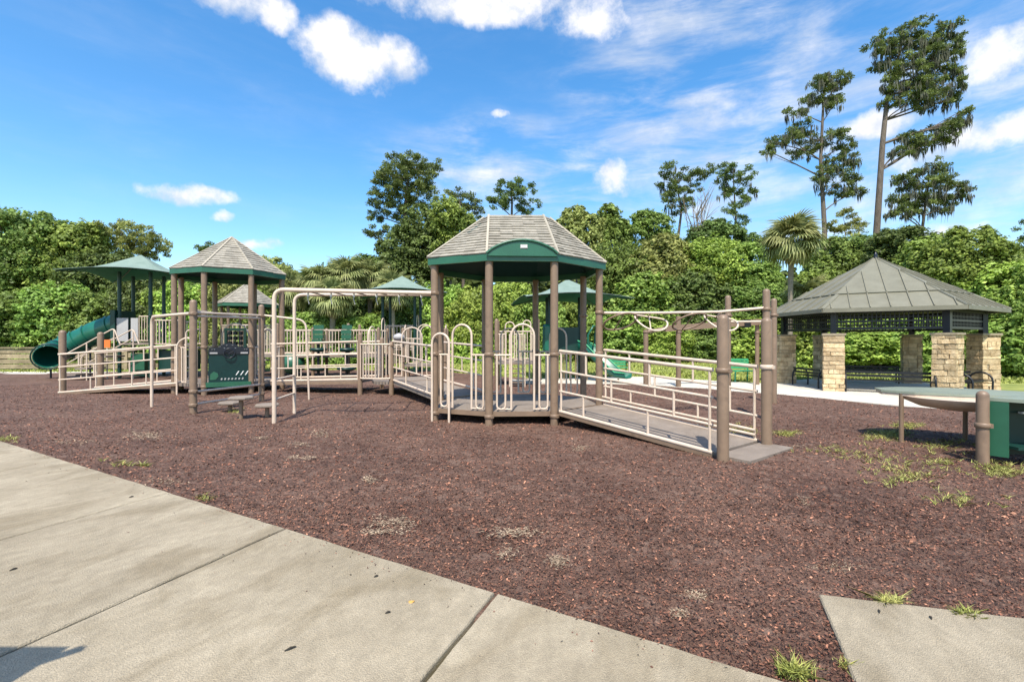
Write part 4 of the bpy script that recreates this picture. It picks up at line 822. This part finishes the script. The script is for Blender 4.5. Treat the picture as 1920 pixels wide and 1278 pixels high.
# ================================================================== VEGETATION
def rand_unit(n):
    v = rng.normal(size=(n, 3)); return v / np.linalg.norm(v, axis=1)[:, None]
def leaf_verts(P, Nn, L, W_):
    n = len(P); r_ = rand_unit(n); t = np.cross(Nn, r_); t /= np.linalg.norm(t, axis=1)[:, None] + 1e-9; b = np.cross(Nn, t)
    t = t * L[:, None] / 2; b = b * W_[:, None] / 2
    return np.stack([P - t, P - t * .1 + b, P + t, P - t * .1 - b], 1)
def foliage(pads, Y, style, big=1.0):
    Vs, Rn = [], []
    for c, rad in pads:
        a, b_, h = rad; surf = 4 * math.pi * ((a * b_) ** 1.6 / 3 + (a * h) ** 1.6 / 3 + (b_ * h) ** 1.6 / 3) ** .625
        if style == 'broad':
            L0 = .0060 * Y * big; cr_ = max(.2, min(a, h) * .25); ncl = int(surf / (cr_ ** 2 * 1.2)) + 6; m = int(1.2 * cr_ ** 2 * 1.7 / (L0 * L0 * .30)) + 6
            u = rand_unit(ncl); cc_ = u * (.58 + .46 * rng.random(ncl) ** .7 + .22 * (rng.random(ncl) < .16))[:, None] * np.array(rad) + np.array(c)
            tone = np.clip(.46 + .26 * rng.normal(size=ncl), 0, 1)
            idx = np.repeat(np.arange(ncl), m); d = rand_unit(len(idx)) * (rng.random(len(idx)) ** .45)[:, None] * cr_ * (.5 + .95 * rng.random(ncl))[idx][:, None]
            d[:, 2] *= .72; P = cc_[idx] + d; Nn = .55 * u[idx] + .5 * d / cr_ + np.array([0, 0, .45]) + .75 * rand_unit(len(idx))
        elif style == 'pine':
            L0 = .0052 * Y; cr_ = max(.22, .0095 * Y); ncl = int(a * b_ * h / (cr_ ** 3) * .66) + 5; m = 90
            u = rand_unit(ncl); cc_ = u * (.25 + .95 * rng.random(ncl) ** .6)[:, None] * np.array(rad) + np.array(c)
            tone = np.clip(.5 + .24 * rng.normal(size=ncl) , 0, 1)
            idx = np.repeat(np.arange(ncl), m); d = rand_unit(len(idx)) * (.25 + .75 * rng.random(len(idx)))[:, None] * cr_; d[:, 2] = d[:, 2] * .62 + .04
            P = cc_[idx] + d; Nn = np.cross(d, rand_unit(len(idx))) + np.array([0, 0, .02]) + .25 * d
        Nn /= np.linalg.norm(Nn, axis=1)[:, None] + 1e-9; q = len(P)
        L = L0 * (.6 + .8 * rng.random(q)); Vs.append(leaf_verts(P, Nn, L, L * (.62 if style == 'broad' else .34)).reshape(-1, 3)); Rn.append(np.clip(tone[idx] * .75 + .25 * rng.random(q), 0, 1))
    return np.concatenate(Vs), np.concatenate(Rn)
def limb_path(a, b, bend=.12, n=5):
    a, b = Vector(a), Vector(b); d = (b - a).length * bend; o = Vector((random.uniform(-d, d), random.uniform(-d, d), random.uniform(-d * .2, d)))
    return [a * (1 - t) ** 2 + ((a + b) / 2 + o) * 2 * t * (1 - t) + b * t * t for t in np.linspace(0, 1, n)]
def tree(name, label, cat, Y, trunk, pads, mat='leaf_mid', style='broad', tr=.18, group=None, moss=0, depth=.85, bark='bark'):
    """trunk: (px, py) from the ground up; pads: (px, py, rx, ry) clumps of the crown, each given real depth"""
    T = []
    for i, (x, y) in enumerate(trunk):
        p = at(x, y, Y); p.y += random.uniform(-.3, .3) * (i > 0); T.append(p)
    T[0].z = -.1
    t = thing(name, label, cat, (T[0].x, T[0].y, 0), group)
    PD = []
    for x, y, rx, ry in pads:
        if style == 'pine': rx, ry = rx * 1.1, ry * 1.25
        a, h = rx * Y / F, ry * Y / F; b_ = max(h * .9, a * depth); off = random.uniform(-.5, .5) * a * .9 if style == 'pine' else random.uniform(-.25, .25) * a
        c = at(x, y, Y); c.y += off; PD.append(((c.x, c.y, c.z), (a, b_, h)))
    if style == 'broad':                      # sprigs breaking the outline
        for c, rad in list(PD):
            for _ in range(4):
                u = Vector(rand_unit(1)[0]); u.z = abs(u.z); q = Vector((c[0] + u.x * rad[0], c[1] + u.y * rad[1], c[2] + u.z * rad[2])); s_ = random.uniform(.14, .3)
                PD.append(((q.x, q.y, q.z), (rad[0] * s_ * random.uniform(.6, 1.2), rad[1] * s_, rad[2] * s_ * random.uniform(.6, 1.4))))
    V, r_ = foliage(PD, Y, style, random.choice((.85, .95, 1.05)) if style == 'broad' else 1.0); cr_ = obj('crown', np_mesh('crown', V, 4, r_), mat, t)
    n = len(T); pth = []
    for i in range(n - 1):
        for k in range(4): pth.append(lerp(T[i], T[i + 1], k / 4))
    pth.append(T[-1]); L = len(pth); tk_ = MB().tube(pth, [tr * (1 - .72 * i / (L - 1)) for i in range(L)], 10).build('trunk', bark, t)
    lm = MB()
    for c, rad in PD:
        c = Vector(c); cand = [(i, p) for i, p in enumerate(pth) if p.z < c.z + .1 - .24 * math.hypot(p.x - c.x, p.y - c.y)] or [(L // 3, pth[L // 3])]
        i, p = min(cand, key=lambda q: (q[1] - c).length + (.6 * max(0, q[1].z - c.z + rad[0] * .25)))
        r0 = max(.02, min(tr * (1 - .72 * i / (L - 1)) * .5, .02 + .014 * (c - p).length)); lp_ = limb_path(p, c); lm.tube(lp_, [r0 * (1 - .6 * k / 4) for k in range(5)], 6)
        if style == 'pine':
            for _ in range(max(3, int(rad[0] * 2.2))):
                e = c + Vector(rand_unit(1)[0] * np.array(rad) * .8); s_ = lp_[random.choice((2, 3, 4))]; lm.tube(limb_path(s_, e, .2, 4), [r0 * .35, r0 * .3, r0 * .2, r0 * .1], 5)
    lm.build('limbs', bark, tk_)
    if moss:
        mv, mr_ = [], []
        for c, rad in PD:
            for _ in range(int(moss * rad[0])):
                s_ = np.array(c) + rand_unit(1)[0] * np.array(rad) * np.array([.95, .95, .6]); ln_ = random.uniform(.3, 1.4) * (Y / 42); 
                for q in range(10):
                    o = rng.normal(0, .09, 3) * np.array([1, 1, .6]); w_ = random.uniform(.02, .06); l2 = ln_ * random.uniform(.4, 1.0); a_ = random.uniform(0, 6.28); sv = np.array([math.cos(a_), math.sin(a_), 0]) * w_
                    p0 = s_ + o; p1 = p0 + np.array([rng.normal(0, .04), rng.normal(0, .04), -l2 * .5]); p2 = p0 + np.array([rng.normal(0, .05), rng.normal(0, .05), -l2]); mv.append(np.stack([p0 - sv * .5, p1 - sv, p2, p1 + sv])); mr_.append(random.random())
        tag(obj('hanging_moss', np_mesh('hanging_moss', np.concatenate(mv), 4, mr_), 'moss', t), kind='stuff')
    return t
# --- shrubs and vine mounds share a few finely leaved crown meshes, each turned and scaled its own way
PROTO = []
for k in range(6):
    pd = [((0, 0, 0), (1, .85, 1)), ((-.58, random.uniform(-.3, .3), -.5), (.72, .65, .62)), ((.55, random.uniform(-.3, .3), -.48), (.7, .65, .62)), ((random.uniform(-.3, .3), .5, -.35), (.6, .5, .6)), ((random.uniform(-.4, .4), -.5, -.4), (.55, .5, .55))]
    for _ in range(16):
        u = rand_unit(1)[0]; u[2] = abs(u[2]); q = random.uniform(.12, .26); pd.append((tuple(u * np.array([1.02, .9, 1.02])), (q * random.uniform(.6, 1.2), q, q * random.uniform(.7, 1.5))))
    Vs, Rn = [], []
    for c, rad in pd:
        a, b_, h = rad; surf = 12.57 * ((a * b_) ** 1.6 / 3 + (a * h) ** 1.6 / 3 + (b_ * h) ** 1.6 / 3) ** .625; cr_ = .17 if a > .4 else .1; L0 = (.085, .1, .115)[k % 3]; ncl = int(surf / (cr_ ** 2 * 1.15)) + 4; m = int(1.15 * cr_ ** 2 * 1.75 / (L0 * L0 * .3)) + 5
        u = rand_unit(ncl); cc_ = u * (.6 + .46 * rng.random(ncl) ** .7 + .2 * (rng.random(ncl) < .14))[:, None] * np.array(rad) + np.array(c); tone = np.clip(.46 + .27 * rng.normal(size=ncl), 0, 1)
        idx = np.repeat(np.arange(ncl), m); d = rand_unit(len(idx)) * (rng.random(len(idx)) ** .45)[:, None] * cr_ * (.5 + rng.random(ncl))[idx][:, None]; d[:, 2] *= .75
        Nn = .55 * u[idx] + .5 * d / cr_ + np.array([0, 0, .45]) + .75 * rand_unit(len(idx)); Nn /= np.linalg.norm(Nn, axis=1)[:, None]; L = L0 * (.6 + .8 * rng.random(len(idx)))
        Vs.append(leaf_verts(cc_[idx] + d, Nn, L, L * .6).reshape(-1, 3)); Rn.append(np.clip(tone[idx] * .75 + .25 * rng.random(len(idx)), 0, 1))
    me = np_mesh('crown', np.concatenate(Vs), 4, np.concatenate(Rn)); me.materials.append(MT['leaf_mid']); PROTO.append(me)
NP = [0]
def mound(name, label, Y, px, py, rx, ry, mat, group):
    c = at(px, py, Y); t = thing(name, label, 'shrub', (c.x, c.y, 0), group)
    s_ = Y / F; zc, hz_, k = c.z, ry * s_ * 1.05, 0
    while k < 4:                                   # tall mounds are tiers of foliage down to the ground
        o = obj('crown', PROTO[NP[0] % 6], None, t); NP[0] += 1; o.material_slots[0].link = 'OBJECT'; o.material_slots[0].material = MT[mat]
        o.location = (c.x + random.uniform(-.2, .2) * k, c.y - .15 * k, zc); o.rotation_euler.z = random.choice((0, math.pi)) + random.uniform(-.5, .5); o.scale = (rx * s_ * 1.08, rx * s_ * random.uniform(.85, 1.05), hz_)
        if zc - hz_ * .9 < .5: break
        zc -= hz_ * 1.25; k += 1
    m = MB()
    for k in range(3): e = c + Vector((random.uniform(-.5, .5) * rx * s_, random.uniform(-.3, .3) * rx * s_, -.1 * ry * s_)); m = MB().tube(limb_path((c.x + random.uniform(-.2, .2), c.y + random.uniform(-.2, .2), -.1), e, .1), [.07, .06, .05, .04, .025], 6); m.build('stem', 'bark', t)
    return t
# --- far wood closing the view, read as one mass
V, r_ = [], []
pads = []
for px in range(-260, 2240, 62):
    if 1870 < px: Yk = 34
    else: Yk = 47
    top = 560 if px < 700 else 520 if px < 1250 else 545
    for _ in range(2):
        c = at(px + random.uniform(-20, 20), random.uniform(top, 625), Yk + random.uniform(-2, 3)); pads.append(((c.x, c.y, c.z), (2.4, 2.0, 2.2)))
V, r_ = foliage(pads, 46, 'broad', 2.8)
tag(obj('far_wood', np_mesh('far_wood', V, 4, r_), 'leaf_dark'), 'dense dark green wood closing the view behind the park', 'woodland', kind='stuff')
# --- left side woodland
tree('oak_tree', 'tall dense green tree filling the left edge of the picture', 'tree', 31, [(10, 670), (15, 500)], [(-25, 455, 75, 55), (35, 440, 62, 45), (0, 520, 85, 60), (60, 490, 55, 50)], 'leaf_mid', tr=.3)
tree('oak_tree', 'rounded green tree second from the left edge behind the tube slide', 'tree', 32, [(105, 670), (110, 520)], [(95, 462, 55, 42), (140, 480, 55, 45), (105, 520, 65, 50), (160, 450, 40, 28)], 'leaf_vine', tr=.28)
tree('oak_tree', 'open topped tree with flat leaf layers rising behind the left canopy', 'tree', 33, [(215, 670), (228, 540), (240, 470)], [(235, 434, 42, 12), (200, 440, 32, 13), (275, 452, 24, 12), (250, 462, 42, 16), (215, 470, 45, 20), (285, 470, 18, 9)], 'leaf_olive', 'pine', tr=.2)
tree('oak_tree', 'dark green tree below the open topped tree at left', 'tree', 31, [(200, 670), (200, 560)], [(205, 510, 55, 42), (170, 535, 55, 45), (250, 540, 45, 45)], 'leaf_dark', tr=.22)
for px, py, rx, ry, mt, lb in ((25, 600, 62, 50, 'leaf_mid', 'leafy shrub at the left edge above the timber fence'), (110, 590, 58, 48, 'leaf_vine', 'leafy shrub directly behind the mouth of the tube slide'), (185, 600, 52, 50, 'leaf_mid', 'leafy shrub behind the middle of the tube slide'), (262, 590, 45, 55, 'leaf_dark', 'dark shrub behind the posts of the left canopy'),
                               (345, 578, 42, 42, 'leaf_bright', 'bright green shrub framed between posts of the pointed roof tower'), (300, 590, 35, 45, 'leaf_bright', 'bright green shrub right of the left canopy posts'), (425, 570, 38, 45, 'leaf_olive', 'yellowish shrub around the small distant shingle roof'), (480, 600, 40, 50, 'leaf_vine', 'green shrub behind the right posts of the pointed roof tower')):
    mound('shrub', lb, 29, px, py, rx, ry, mt, 'shrubs along the lawn')
tree('oak_tree', 'small dark tree top peeking left of the pointed shingle roof', 'tree', 44, [(388, 660), (392, 480)], [(392, 464, 20, 9), (378, 470, 10, 6), (410, 478, 22, 14)], 'leaf_dark', 'pine', tr=.12)
tree('oak_tree', 'rounded yellow green tree right of the pointed shingle roof', 'tree', 36, [(520, 670), (518, 530)], [(505, 510, 34, 26), (535, 530, 30, 30), (490, 540, 40, 35)], 'leaf_olive', tr=.15)
# --- centre: big pine and vine covered trees
tree('pine_tree', 'tall pine with rounded dark needle clumps left of the gazebo', 'tree', 38, [(762, 670), (765, 500), (760, 400), (765, 330)], [(748, 308, 36, 15), (788, 318, 34, 19), (760, 335, 45, 18), (725, 345, 24, 14), (806, 345, 18, 16), (745, 365, 42, 16), (708, 378, 17, 11), (790, 372, 34, 17), (703, 405, 17, 10), (730, 398, 28, 14), (691, 440, 11, 7), (716, 436, 20, 9), (772, 400, 30, 16)], 'needle', 'pine', tr=.3)
tree('vine_covered_tree', 'thick vine covered tree under the tall pine left of the gazebo', 'tree', 36, [(790, 670), (790, 520)], [(790, 425, 42, 38), (760, 470, 48, 42), (815, 470, 42, 45), (735, 510, 42, 40), (780, 540, 55, 45)], 'leaf_dark', tr=.25)
tree('vine_covered_tree', 'lighter green leafy tree between the tall pine and gazebo roof', 'tree', 35, [(845, 670), (845, 500)], [(838, 410, 30, 36), (865, 430, 32, 30), (850, 480, 40, 42), (900, 460, 25, 35)], 'leaf_vine', tr=.2)
tree('pine_tree', 'smaller pine with two tufts just left of the gazebo roof', 'tree', 40, [(870, 670), (868, 480), (862, 375)], [(853, 366, 18, 11), (845, 382, 14, 10), (888, 380, 16, 10), (893, 402, 15, 14), (868, 395, 16, 11), (878, 425, 18, 14)], 'needle', 'pine', tr=.18)
tree('pine_tree', 'dome topped pine rising straight behind the gazebo roof', 'tree', 41, [(962, 670), (958, 480), (960, 385), (958, 355)], [(958, 347, 24, 9), (944, 362, 16, 10), (978, 364, 22, 12), (958, 378, 28, 9), (992, 386, 19, 13), (922, 378, 8, 5), (940, 388, 14, 5)], 'needle', 'pine', tr=.17)
tree('oak_tree', 'round topped tree just right of the gazebo roof', 'tree', 38, [(1080, 670), (1082, 500)], [(1080, 405, 20, 14), (1066, 425, 26, 22), (1100, 430, 30, 24), (1085, 465, 45, 35)], 'leaf_olive', tr=.2)
tree('oak_tree', 'second round topped tree right of the gazebo roof', 'tree', 39, [(1142, 670), (1142, 500)], [(1139, 402, 19, 14), (1132, 425, 26, 18), (1155, 435, 26, 24), (1140, 475, 45, 38)], 'leaf_mid', tr=.2)
tree('vine_covered_tree', 'vine draped dark tree beside the overhead loop rail', 'tree', 33, [(1150, 680), (1150, 560)], [(1135, 510, 45, 42), (1180, 520, 42, 45), (1150, 570, 50, 45)], 'leaf_mid', tr=.2)
for px, py, mt, Yk, lb in ((835, 590, 'leaf_bright', 30, 'bright low shrub seen through the left bay of the gazebo'), (885, 600, 'leaf_bright', 29, 'bright shrub showing beside the second gazebo post'), (955, 590, 'leaf_bright', 31, 'bright leafy shrub seen through the front bay of the gazebo'), (1010, 610, 'leaf_vine', 30, 'green shrub behind the fabric canopy inside the gazebo view'), (1085, 600, 'leaf_vine', 32, 'green shrub behind the right bay of the gazebo'),
                           (735, 600, 'leaf_mid', 31, 'green shrub behind the middle fabric canopy'), (775, 615, 'leaf_dark', 30, 'dark shrub left of the left gazebo post')):
    mound('shrub', lb, Yk, px, py, 42, 52, mt, 'shrubs along the lawn')
# --- right of centre
tree('pine_tree', 'thin leaning pine with sparse tufts right of centre', 'tree', 42, [(1268, 670), (1272, 450), (1280, 390), (1262, 330)], [(1260, 318, 18, 10), (1247, 340, 16, 10), (1278, 336, 16, 10), (1305, 330, 16, 9), (1325, 322, 11, 8), (1265, 358, 20, 10), (1296, 352, 17, 10), (1248, 378, 14, 12), (1272, 388, 16, 15), (1290, 378, 12, 8)], 'needle', 'pine', tr=.16, moss=3)
tree('pine_tree', 'slim round topped pine between the leaning pine and the palm', 'tree', 42, [(1382, 670), (1382, 450), (1376, 330)], [(1376, 318, 24, 9), (1360, 335, 16, 10), (1396, 336, 18, 11), (1378, 350, 20, 9), (1358, 362, 12, 8), (1404, 362, 12, 9), (1384, 380, 14, 10), (1368, 395, 10, 8), (1390, 412, 11, 9)], 'needle', 'pine', tr=.15, moss=3)
bt = thing('bare_tree', 'leafless grey branching tree between the two slim pines', 'tree', (14.2, 40, 0)); m = MB(); b0_ = at(1312, 660, 40); b0_.z = -.1; tp = at(1306, 400, 40); m.tube(limb_path(b0_, tp, .03), [.13, .1, .08, .06, .04], 8)
for _ in range(26):
    s_ = lerp(b0_, tp, random.uniform(.6, 1)); e = at(random.uniform(1278, 1345), random.uniform(345, 440), 40 + random.uniform(-1.5, 1.5))
    if e.z > s_.z: lp_ = limb_path(s_, e, .15); m.tube(lp_, [.045, .035, .03, .02, .01], 5); m.tube(limb_path(lp_[2], e + Vector((random.uniform(-1, 1), random.uniform(-1, 1), random.uniform(-.2, .8))), .2), [.02, .018, .015, .01, .006], 4)
m.build('branches', 'palm_bark', bt)
tree('oak_tree', 'dark broad tree below the leaning pine', 'tree', 40, [(1230, 670), (1230, 500)], [(1208, 410, 22, 14), (1228, 430, 30, 26), (1195, 450, 32, 30), (1245, 470, 40, 30)], 'leaf_mid', tr=.2)
tree('oak_tree', 'dark rounded tree below the slim round topped pine', 'tree', 40, [(1345, 670), (1345, 500)], [(1340, 435, 28, 20), (1365, 445, 34, 24), (1315, 450, 30, 20), (1400, 460, 26, 18)], 'leaf_dark', tr=.2)
for px, py, s, mt, lb in ((1245, 492, 46, 'leaf_olive', 'bright vine mound high behind the first hanging hoops'), (1325, 492, 44, 'leaf_bright', 'bright vine mound under the leaning pine'), (1400, 505, 42, 'leaf_vine', 'green vine mound under the slim round topped pine'), (1215, 570, 50, 'leaf_vine', 'leafy vine mound behind the leftmost hanging hoops'), (1300, 575, 52, 'leaf_dark', 'leafy vine mound behind the middle of the loop rail'), (1395, 575, 48, 'leaf_mid', 'leafy vine mound behind the tall brown posts'),
                          (1150, 630, 42, 'leaf_vine', 'low green shrub behind the green slatted bench'), (1240, 640, 40, 'leaf_bright', 'low bright shrub behind the slim beam posts'), (1320, 640, 42, 'leaf_mid', 'low green shrub left of the green chair'), (1400, 640, 40, 'leaf_bright', 'low bright shrub directly behind the green chair'), (1455, 610, 38, 'leaf_vine', 'green shrub left of the pavilion roof')):
    mound('vine_mound', lb, 33 - (py - 490) * .02, px, py, s * 1.15, s * .9, mt, 'vine mounds along the lawn')
# --- tall mossy pines at the right
tree('pine_tree', 'tall slender pine hung with moss left of the tallest pine', 'tree', 44, [(1546, 680), (1545, 430), (1541, 300), (1545, 160)], [(1558, 143, 32, 10), (1535, 160, 20, 9), (1575, 158, 18, 9), (1550, 175, 28, 10), (1522, 188, 18, 8), (1495, 207, 18, 7), (1560, 195, 18, 8), (1510, 236, 24, 9), (1488, 248, 16, 8), (1455, 270, 16, 9), (1440, 285, 9, 8), (1475, 262, 18, 7), (1528, 262, 24, 12), (1560, 255, 24, 10), (1588, 268, 20, 11), (1512, 285, 20, 8), (1575, 295, 24, 12), (1598, 300, 14, 12), (1560, 325, 26, 12), (1590, 335, 18, 10), (1575, 358, 30, 9), (1532, 345, 14, 6), (1603, 362, 12, 6)], 'needle', 'pine', tr=.27, moss=8)
tree('pine_tree', 'tallest pine with long mossy limbs reaching right above the pavilion', 'tree', 42, [(1642, 680), (1644, 470), (1656, 270), (1668, 180), (1688, 95)], [(1690, 68, 38, 12), (1735, 62, 38, 10), (1775, 74, 26, 10), (1650, 88, 22, 12), (1700, 92, 40, 13), (1752, 92, 38, 12), (1790, 100, 12, 8), (1668, 115, 26, 12), (1720, 118, 34, 12), (1765, 118, 24, 10), (1690, 140, 30, 12), (1742, 146, 34, 11), (1780, 140, 18, 8), (1665, 165, 18, 11), (1705, 168, 32, 13), (1668, 190, 18, 10), (1745, 172, 34, 10), (1785, 165, 20, 9), (1792, 130, 10, 6), (1712, 195, 30, 10), (1755, 190, 26, 8), (1790, 182, 14, 7),
     (1690, 285, 22, 8), (1705, 262, 26, 10), (1740, 254, 28, 10), (1770, 242, 24, 10), (1795, 230, 20, 10), (1812, 215, 11, 9), (1725, 272, 22, 8), (1775, 258, 18, 8)], 'needle', 'pine', tr=.33, moss=10)
tree('pine_tree', 'shorter spreading mossy tree right of the tallest pine trunk', 'tree', 38, [(1736, 680), (1735, 430), (1740, 330)], [(1748, 316, 26, 9), (1722, 330, 20, 9), (1772, 335, 18, 8), (1742, 345, 30, 9), (1700, 345, 16, 10), (1680, 335, 10, 9), (1785, 352, 24, 7), (1815, 362, 20, 6), (1718, 365, 30, 10), (1762, 368, 30, 9), (1685, 375, 18, 12), (1730, 388, 34, 9), (1782, 388, 22, 7), (1690, 400, 20, 8), (1672, 400, 12, 7)], 'needle', 'pine', tr=.17, moss=9)
tree('oak_tree', 'thin twiggy tree low beside the tall slender pine', 'tree', 38, [(1588, 680), (1585, 420)], [(1578, 402, 18, 6), (1600, 418, 20, 6), (1565, 425, 16, 6), (1590, 435, 22, 8)], 'leaf_olive', 'pine', tr=.1)
tree('oak_tree', 'narrow dark tree cut by the right edge of the picture', 'tree', 34, [(1925, 680), (1925, 500)], [(1924, 470, 14, 20), (1930, 510, 24, 30), (1945, 450, 25, 30)], 'leaf_dark', 'pine', tr=.14)
for px, py, rx, ry, Yk, mt, lb in ((1560, 490, 38, 36, 27, 'leaf_mid', 'dark leafy mound right of the palm crown'), (1610, 470, 32, 26, 27, 'leaf_mid', 'leafy mound below the tall slender pine'), (1530, 560, 45, 40, 25, 'leaf_vine', 'leafy mound behind the palm trunk'), (1695, 465, 45, 34, 24, 'leaf_dark', 'dark leafy mound behind the pavilion peak'), (1745, 500, 50, 45, 22, 'leaf_vine', 'vine mound behind the right slope of the pavilion roof'),
                                   (1818, 490, 62, 50, 20, 'leaf_vine', 'tall bright vine mound right of the pavilion peak'), (1880, 560, 60, 55, 19, 'leaf_bright', 'bright vine mound beyond the right pavilion eave'), (1945, 570, 50, 55, 18, 'leaf_vine', 'vine mound cut by the right edge beside the pavilion'), (1905, 650, 60, 45, 18, 'leaf_vine', 'low vine mound at the right edge behind the counter'),
                                   (1640, 600, 60, 45, 22, 'leaf_bright', 'bright bush seen under the pavilion roof at centre'), (1550, 630, 45, 40, 23, 'leaf_bright', 'bright bush seen between the left stone columns'), (1730, 620, 60, 50, 20, 'leaf_vine', 'green bush seen under the right half of the pavilion'), (1820, 620, 50, 50, 19, 'leaf_mid', 'green bush behind the right stone columns'), (1650, 655, 55, 25, 20, 'leaf_bright', 'low bright bush behind the front pavilion bench')):
    mound('vine_mound', lb, Yk, px, py, rx * 1.1, ry, mt, 'vine mounds behind the pavilion')
# --- fan palms: every frond is a leaf of its own sharing one mesh
def frond_mesh(name, mat, n=20, R_=1.0, droop=.5):
    V, Fc = [], []; pet = .9
    def add(q): o = len(V); V.extend(q); Fc.append(list(range(o, o + len(q))))
    add([(0, -.018, 0), (pet, -.012, .05), (pet, .012, .05), (0, .018, 0)])
    for k in range(n):
        a = R(-118 + 236 * k / (n - 1)); L = R_ * (1 - .22 * abs(a) / 2.1) * random.uniform(.9, 1.05); u = np.array([math.cos(a), math.sin(a)]); s_ = np.array([-u[1], u[0]])
        b = np.array([pet, 0]); w_ = .055
        z = lambda t: .05 + .10 * math.sin(2.4 * t) - droop * t * t
        p = lambda t, ww: (*(b + u * L * t + s_ * ww), z(t))
        add([p(.02, -.01), p(.5, -w_), p(.5, w_), p(.02, .01)]); add([p(.5, -w_), p(.8, -w_ * .6), p(1, 0) if True else 0, p(.8, w_ * .6), p(.5, w_)])
    me = bpy.data.meshes.new(name); me.from_pydata(V, [], Fc); me.attributes.new('rnd', 'FLOAT', 'FACE').data.foreach_set('value', [random.random() for _ in Fc]); me.materials.append(MT[mat]); me.update(); return me
FM = [frond_mesh('frond', 'frond_leaf', 22, 1.0, .5), frond_mesh('frond', 'frond_leaf', 20, .95, .8)]; FD = frond_mesh('dead_frond', 'dead', 14, .8, .9)
def palm(px, py, Y, scale, label, nf=40, dead=10, base=None, tr=.15):
    c = at(px, py, Y); t = thing('fan_palm', label, 'palm', (c.x, c.y, 0), 'fan palms')
    b = Vector((c.x + random.uniform(-.3, .3), c.y, -.1)); MB().tube(limb_path(b, c, .03, 8), [tr * 1.15, tr, tr * .95, tr * .95, tr, tr * 1.05, tr * 1.2, tr * 1.1], 10).build('trunk', 'palm_bark', t)
    for k in range(nf + dead):
        d_ = k >= nf; az_ = k * 2.39996 + random.uniform(-.2, .2); e = (66 - 108 * ((k + .5) / nf) ** .9) if not d_ else random.uniform(-75, -48)
        o = bpy.data.objects.new('dead_frond' if d_ else 'frond', FD if d_ else FM[k % 2]); col.objects.link(o); o.parent = t; o.location = (0, 0, c.z - (.15 if d_ else 0))
        o.rotation_euler = (random.uniform(-.25, .25), -R(e + random.uniform(-8, 8)), az_); s_ = scale * random.uniform(.85, 1.1) * (.72 if d_ else 1); o.scale = (s_, s_, s_)
    return t
palm(1485, 452, 22.5, .80, 'fan palm with pale trunk and brown skirt left of the tall slender pine', 60, 12, tr=.11)
palm(548, 545, 30, .8, 'fan palm right of the pointed shingle roof, leftmost of the middle palms'); palm(600, 530, 29, .85, 'fan palm behind the left pod climber'); palm(648, 520, 29, .9, 'fan palm behind the right pod climber', 44); palm(695, 522, 30, .88, 'fan palm above the left corner of the middle canopy'); palm(735, 545, 28, .8, 'fan palm behind the peak of the middle canopy'); palm(625, 560, 27, .8, 'low fan palm between the two pod climbers')
palm(1520, 560, 24, .8, 'low fan palm half hidden by the left eave of the pavilion'); palm(1300, 570, 31, .8, 'low fan palm among the vine mounds behind the loop rail', 26, 16); palm(1190, 600, 31, .7, 'small fan palm behind the first hanging hoop')
tree('oak_tree', 'dark tree behind the middle fan palms', 'tree', 36, [(650, 670), (650, 540)], [(640, 530, 45, 32), (690, 500, 30, 20), (600, 555, 50, 35), (660, 575, 60, 45)], 'leaf_dark', tr=.15)
for px, lb in ((560, 'shrub at the foot of the leftmost middle palm'), (620, 'shrub at the foot of the low middle palm'), (680, 'shrub between the right pod climber and middle canopy')):
    mound('shrub', lb, 28, px, 630, 42, 36, 'leaf_vine', 'shrubs along the lawn')

# ================================================================== SMALL THINGS
def tuft(px, py, n, h, label):
    p = gp(px, py); x = p.x + np.clip(rng.normal(0, h * .55, n), -h * 1.1, h * 1.1); y = p.y + np.clip(rng.normal(0, h * .28, n), -h * .6, h * .6)
    t = tag(obj('weed_tuft', np_mesh('weed_tuft', blades(x, y, h * (.4 + .6 * rng.random(n)), .004 + .004 * rng.random(n), .0, .85), 5, rng.random(n)), 'weed'), label, 'weed', 'weed tufts at the slab edges')
tuft(1492, 1268, 260, .06, 'large grassy weed tuft at the tip of the footpath edge'); tuft(1590, 1252, 70, .04, 'small leafy weed at the left side of the separate concrete pad'); tuft(1812, 1158, 220, .045, 'wide weed tuft along the back edge of the separate concrete pad')
def leaf_obj(px, py, s, mat, label, name='fallen_leaf', cat='leaf'):
    p = gp(px, py, TOP); n = 12; pts = [(p.x + s * math.cos(2 * math.pi * k / n) * (1 + .25 * math.cos(3 * 2 * math.pi * k / n)), p.y + s * .8 * math.sin(2 * math.pi * k / n), TOP + .003 + .004 * math.cos(4 * math.pi * k / n)) for k in range(n)]
    m = MB().add(pts + [(p.x, p.y, TOP + .008)] + [(q[0], q[1], q[2] - .0015) for q in pts], [[k, (k + 1) % n, n] for k in range(n)] + [[k, n + 1 + k, n + 1 + (k + 1) % n, (k + 1) % n] for k in range(n)]); tag(m.build(name, mat, None), label, cat)
M('yellow_leaf', (.42, .23, .045), .6, .2, 40)
leaf_obj(771, 1129, .014, 'yellow_leaf', 'single yellow leaf lying on the footpath slab')
for px, py, L, lb in ((544, 1218, .022, 'dark twig on the middle of the front footpath slab'), (705, 1082, .012, 'dark crumb near the mulch edge of the footpath'), (727, 1150, .012, 'dark chip below the yellow leaf'), (25, 1069, .016, 'dark chip on the footpath at the left edge'), (1648, 1148, .014, 'dark chip near the back edge of the separate pad'), (1745, 1160, .012, 'dark chip toward the middle of the separate pad'), (246, 933, .016, 'dark chip beside the far footpath joint')):
    p = gp(px, py, TOP); a = random.uniform(.4, 1.2); d = Vector((math.cos(a), math.sin(a), 0)) * L
    m = MB().tube([p - d + Vector((0, 0, .004)), p + Vector((.002, 0, .008)), p + d + Vector((0, 0, .005))], [.002, .005, .003], 6); tag(m.build('bark_chip', 'joint', None), lb, 'chip')
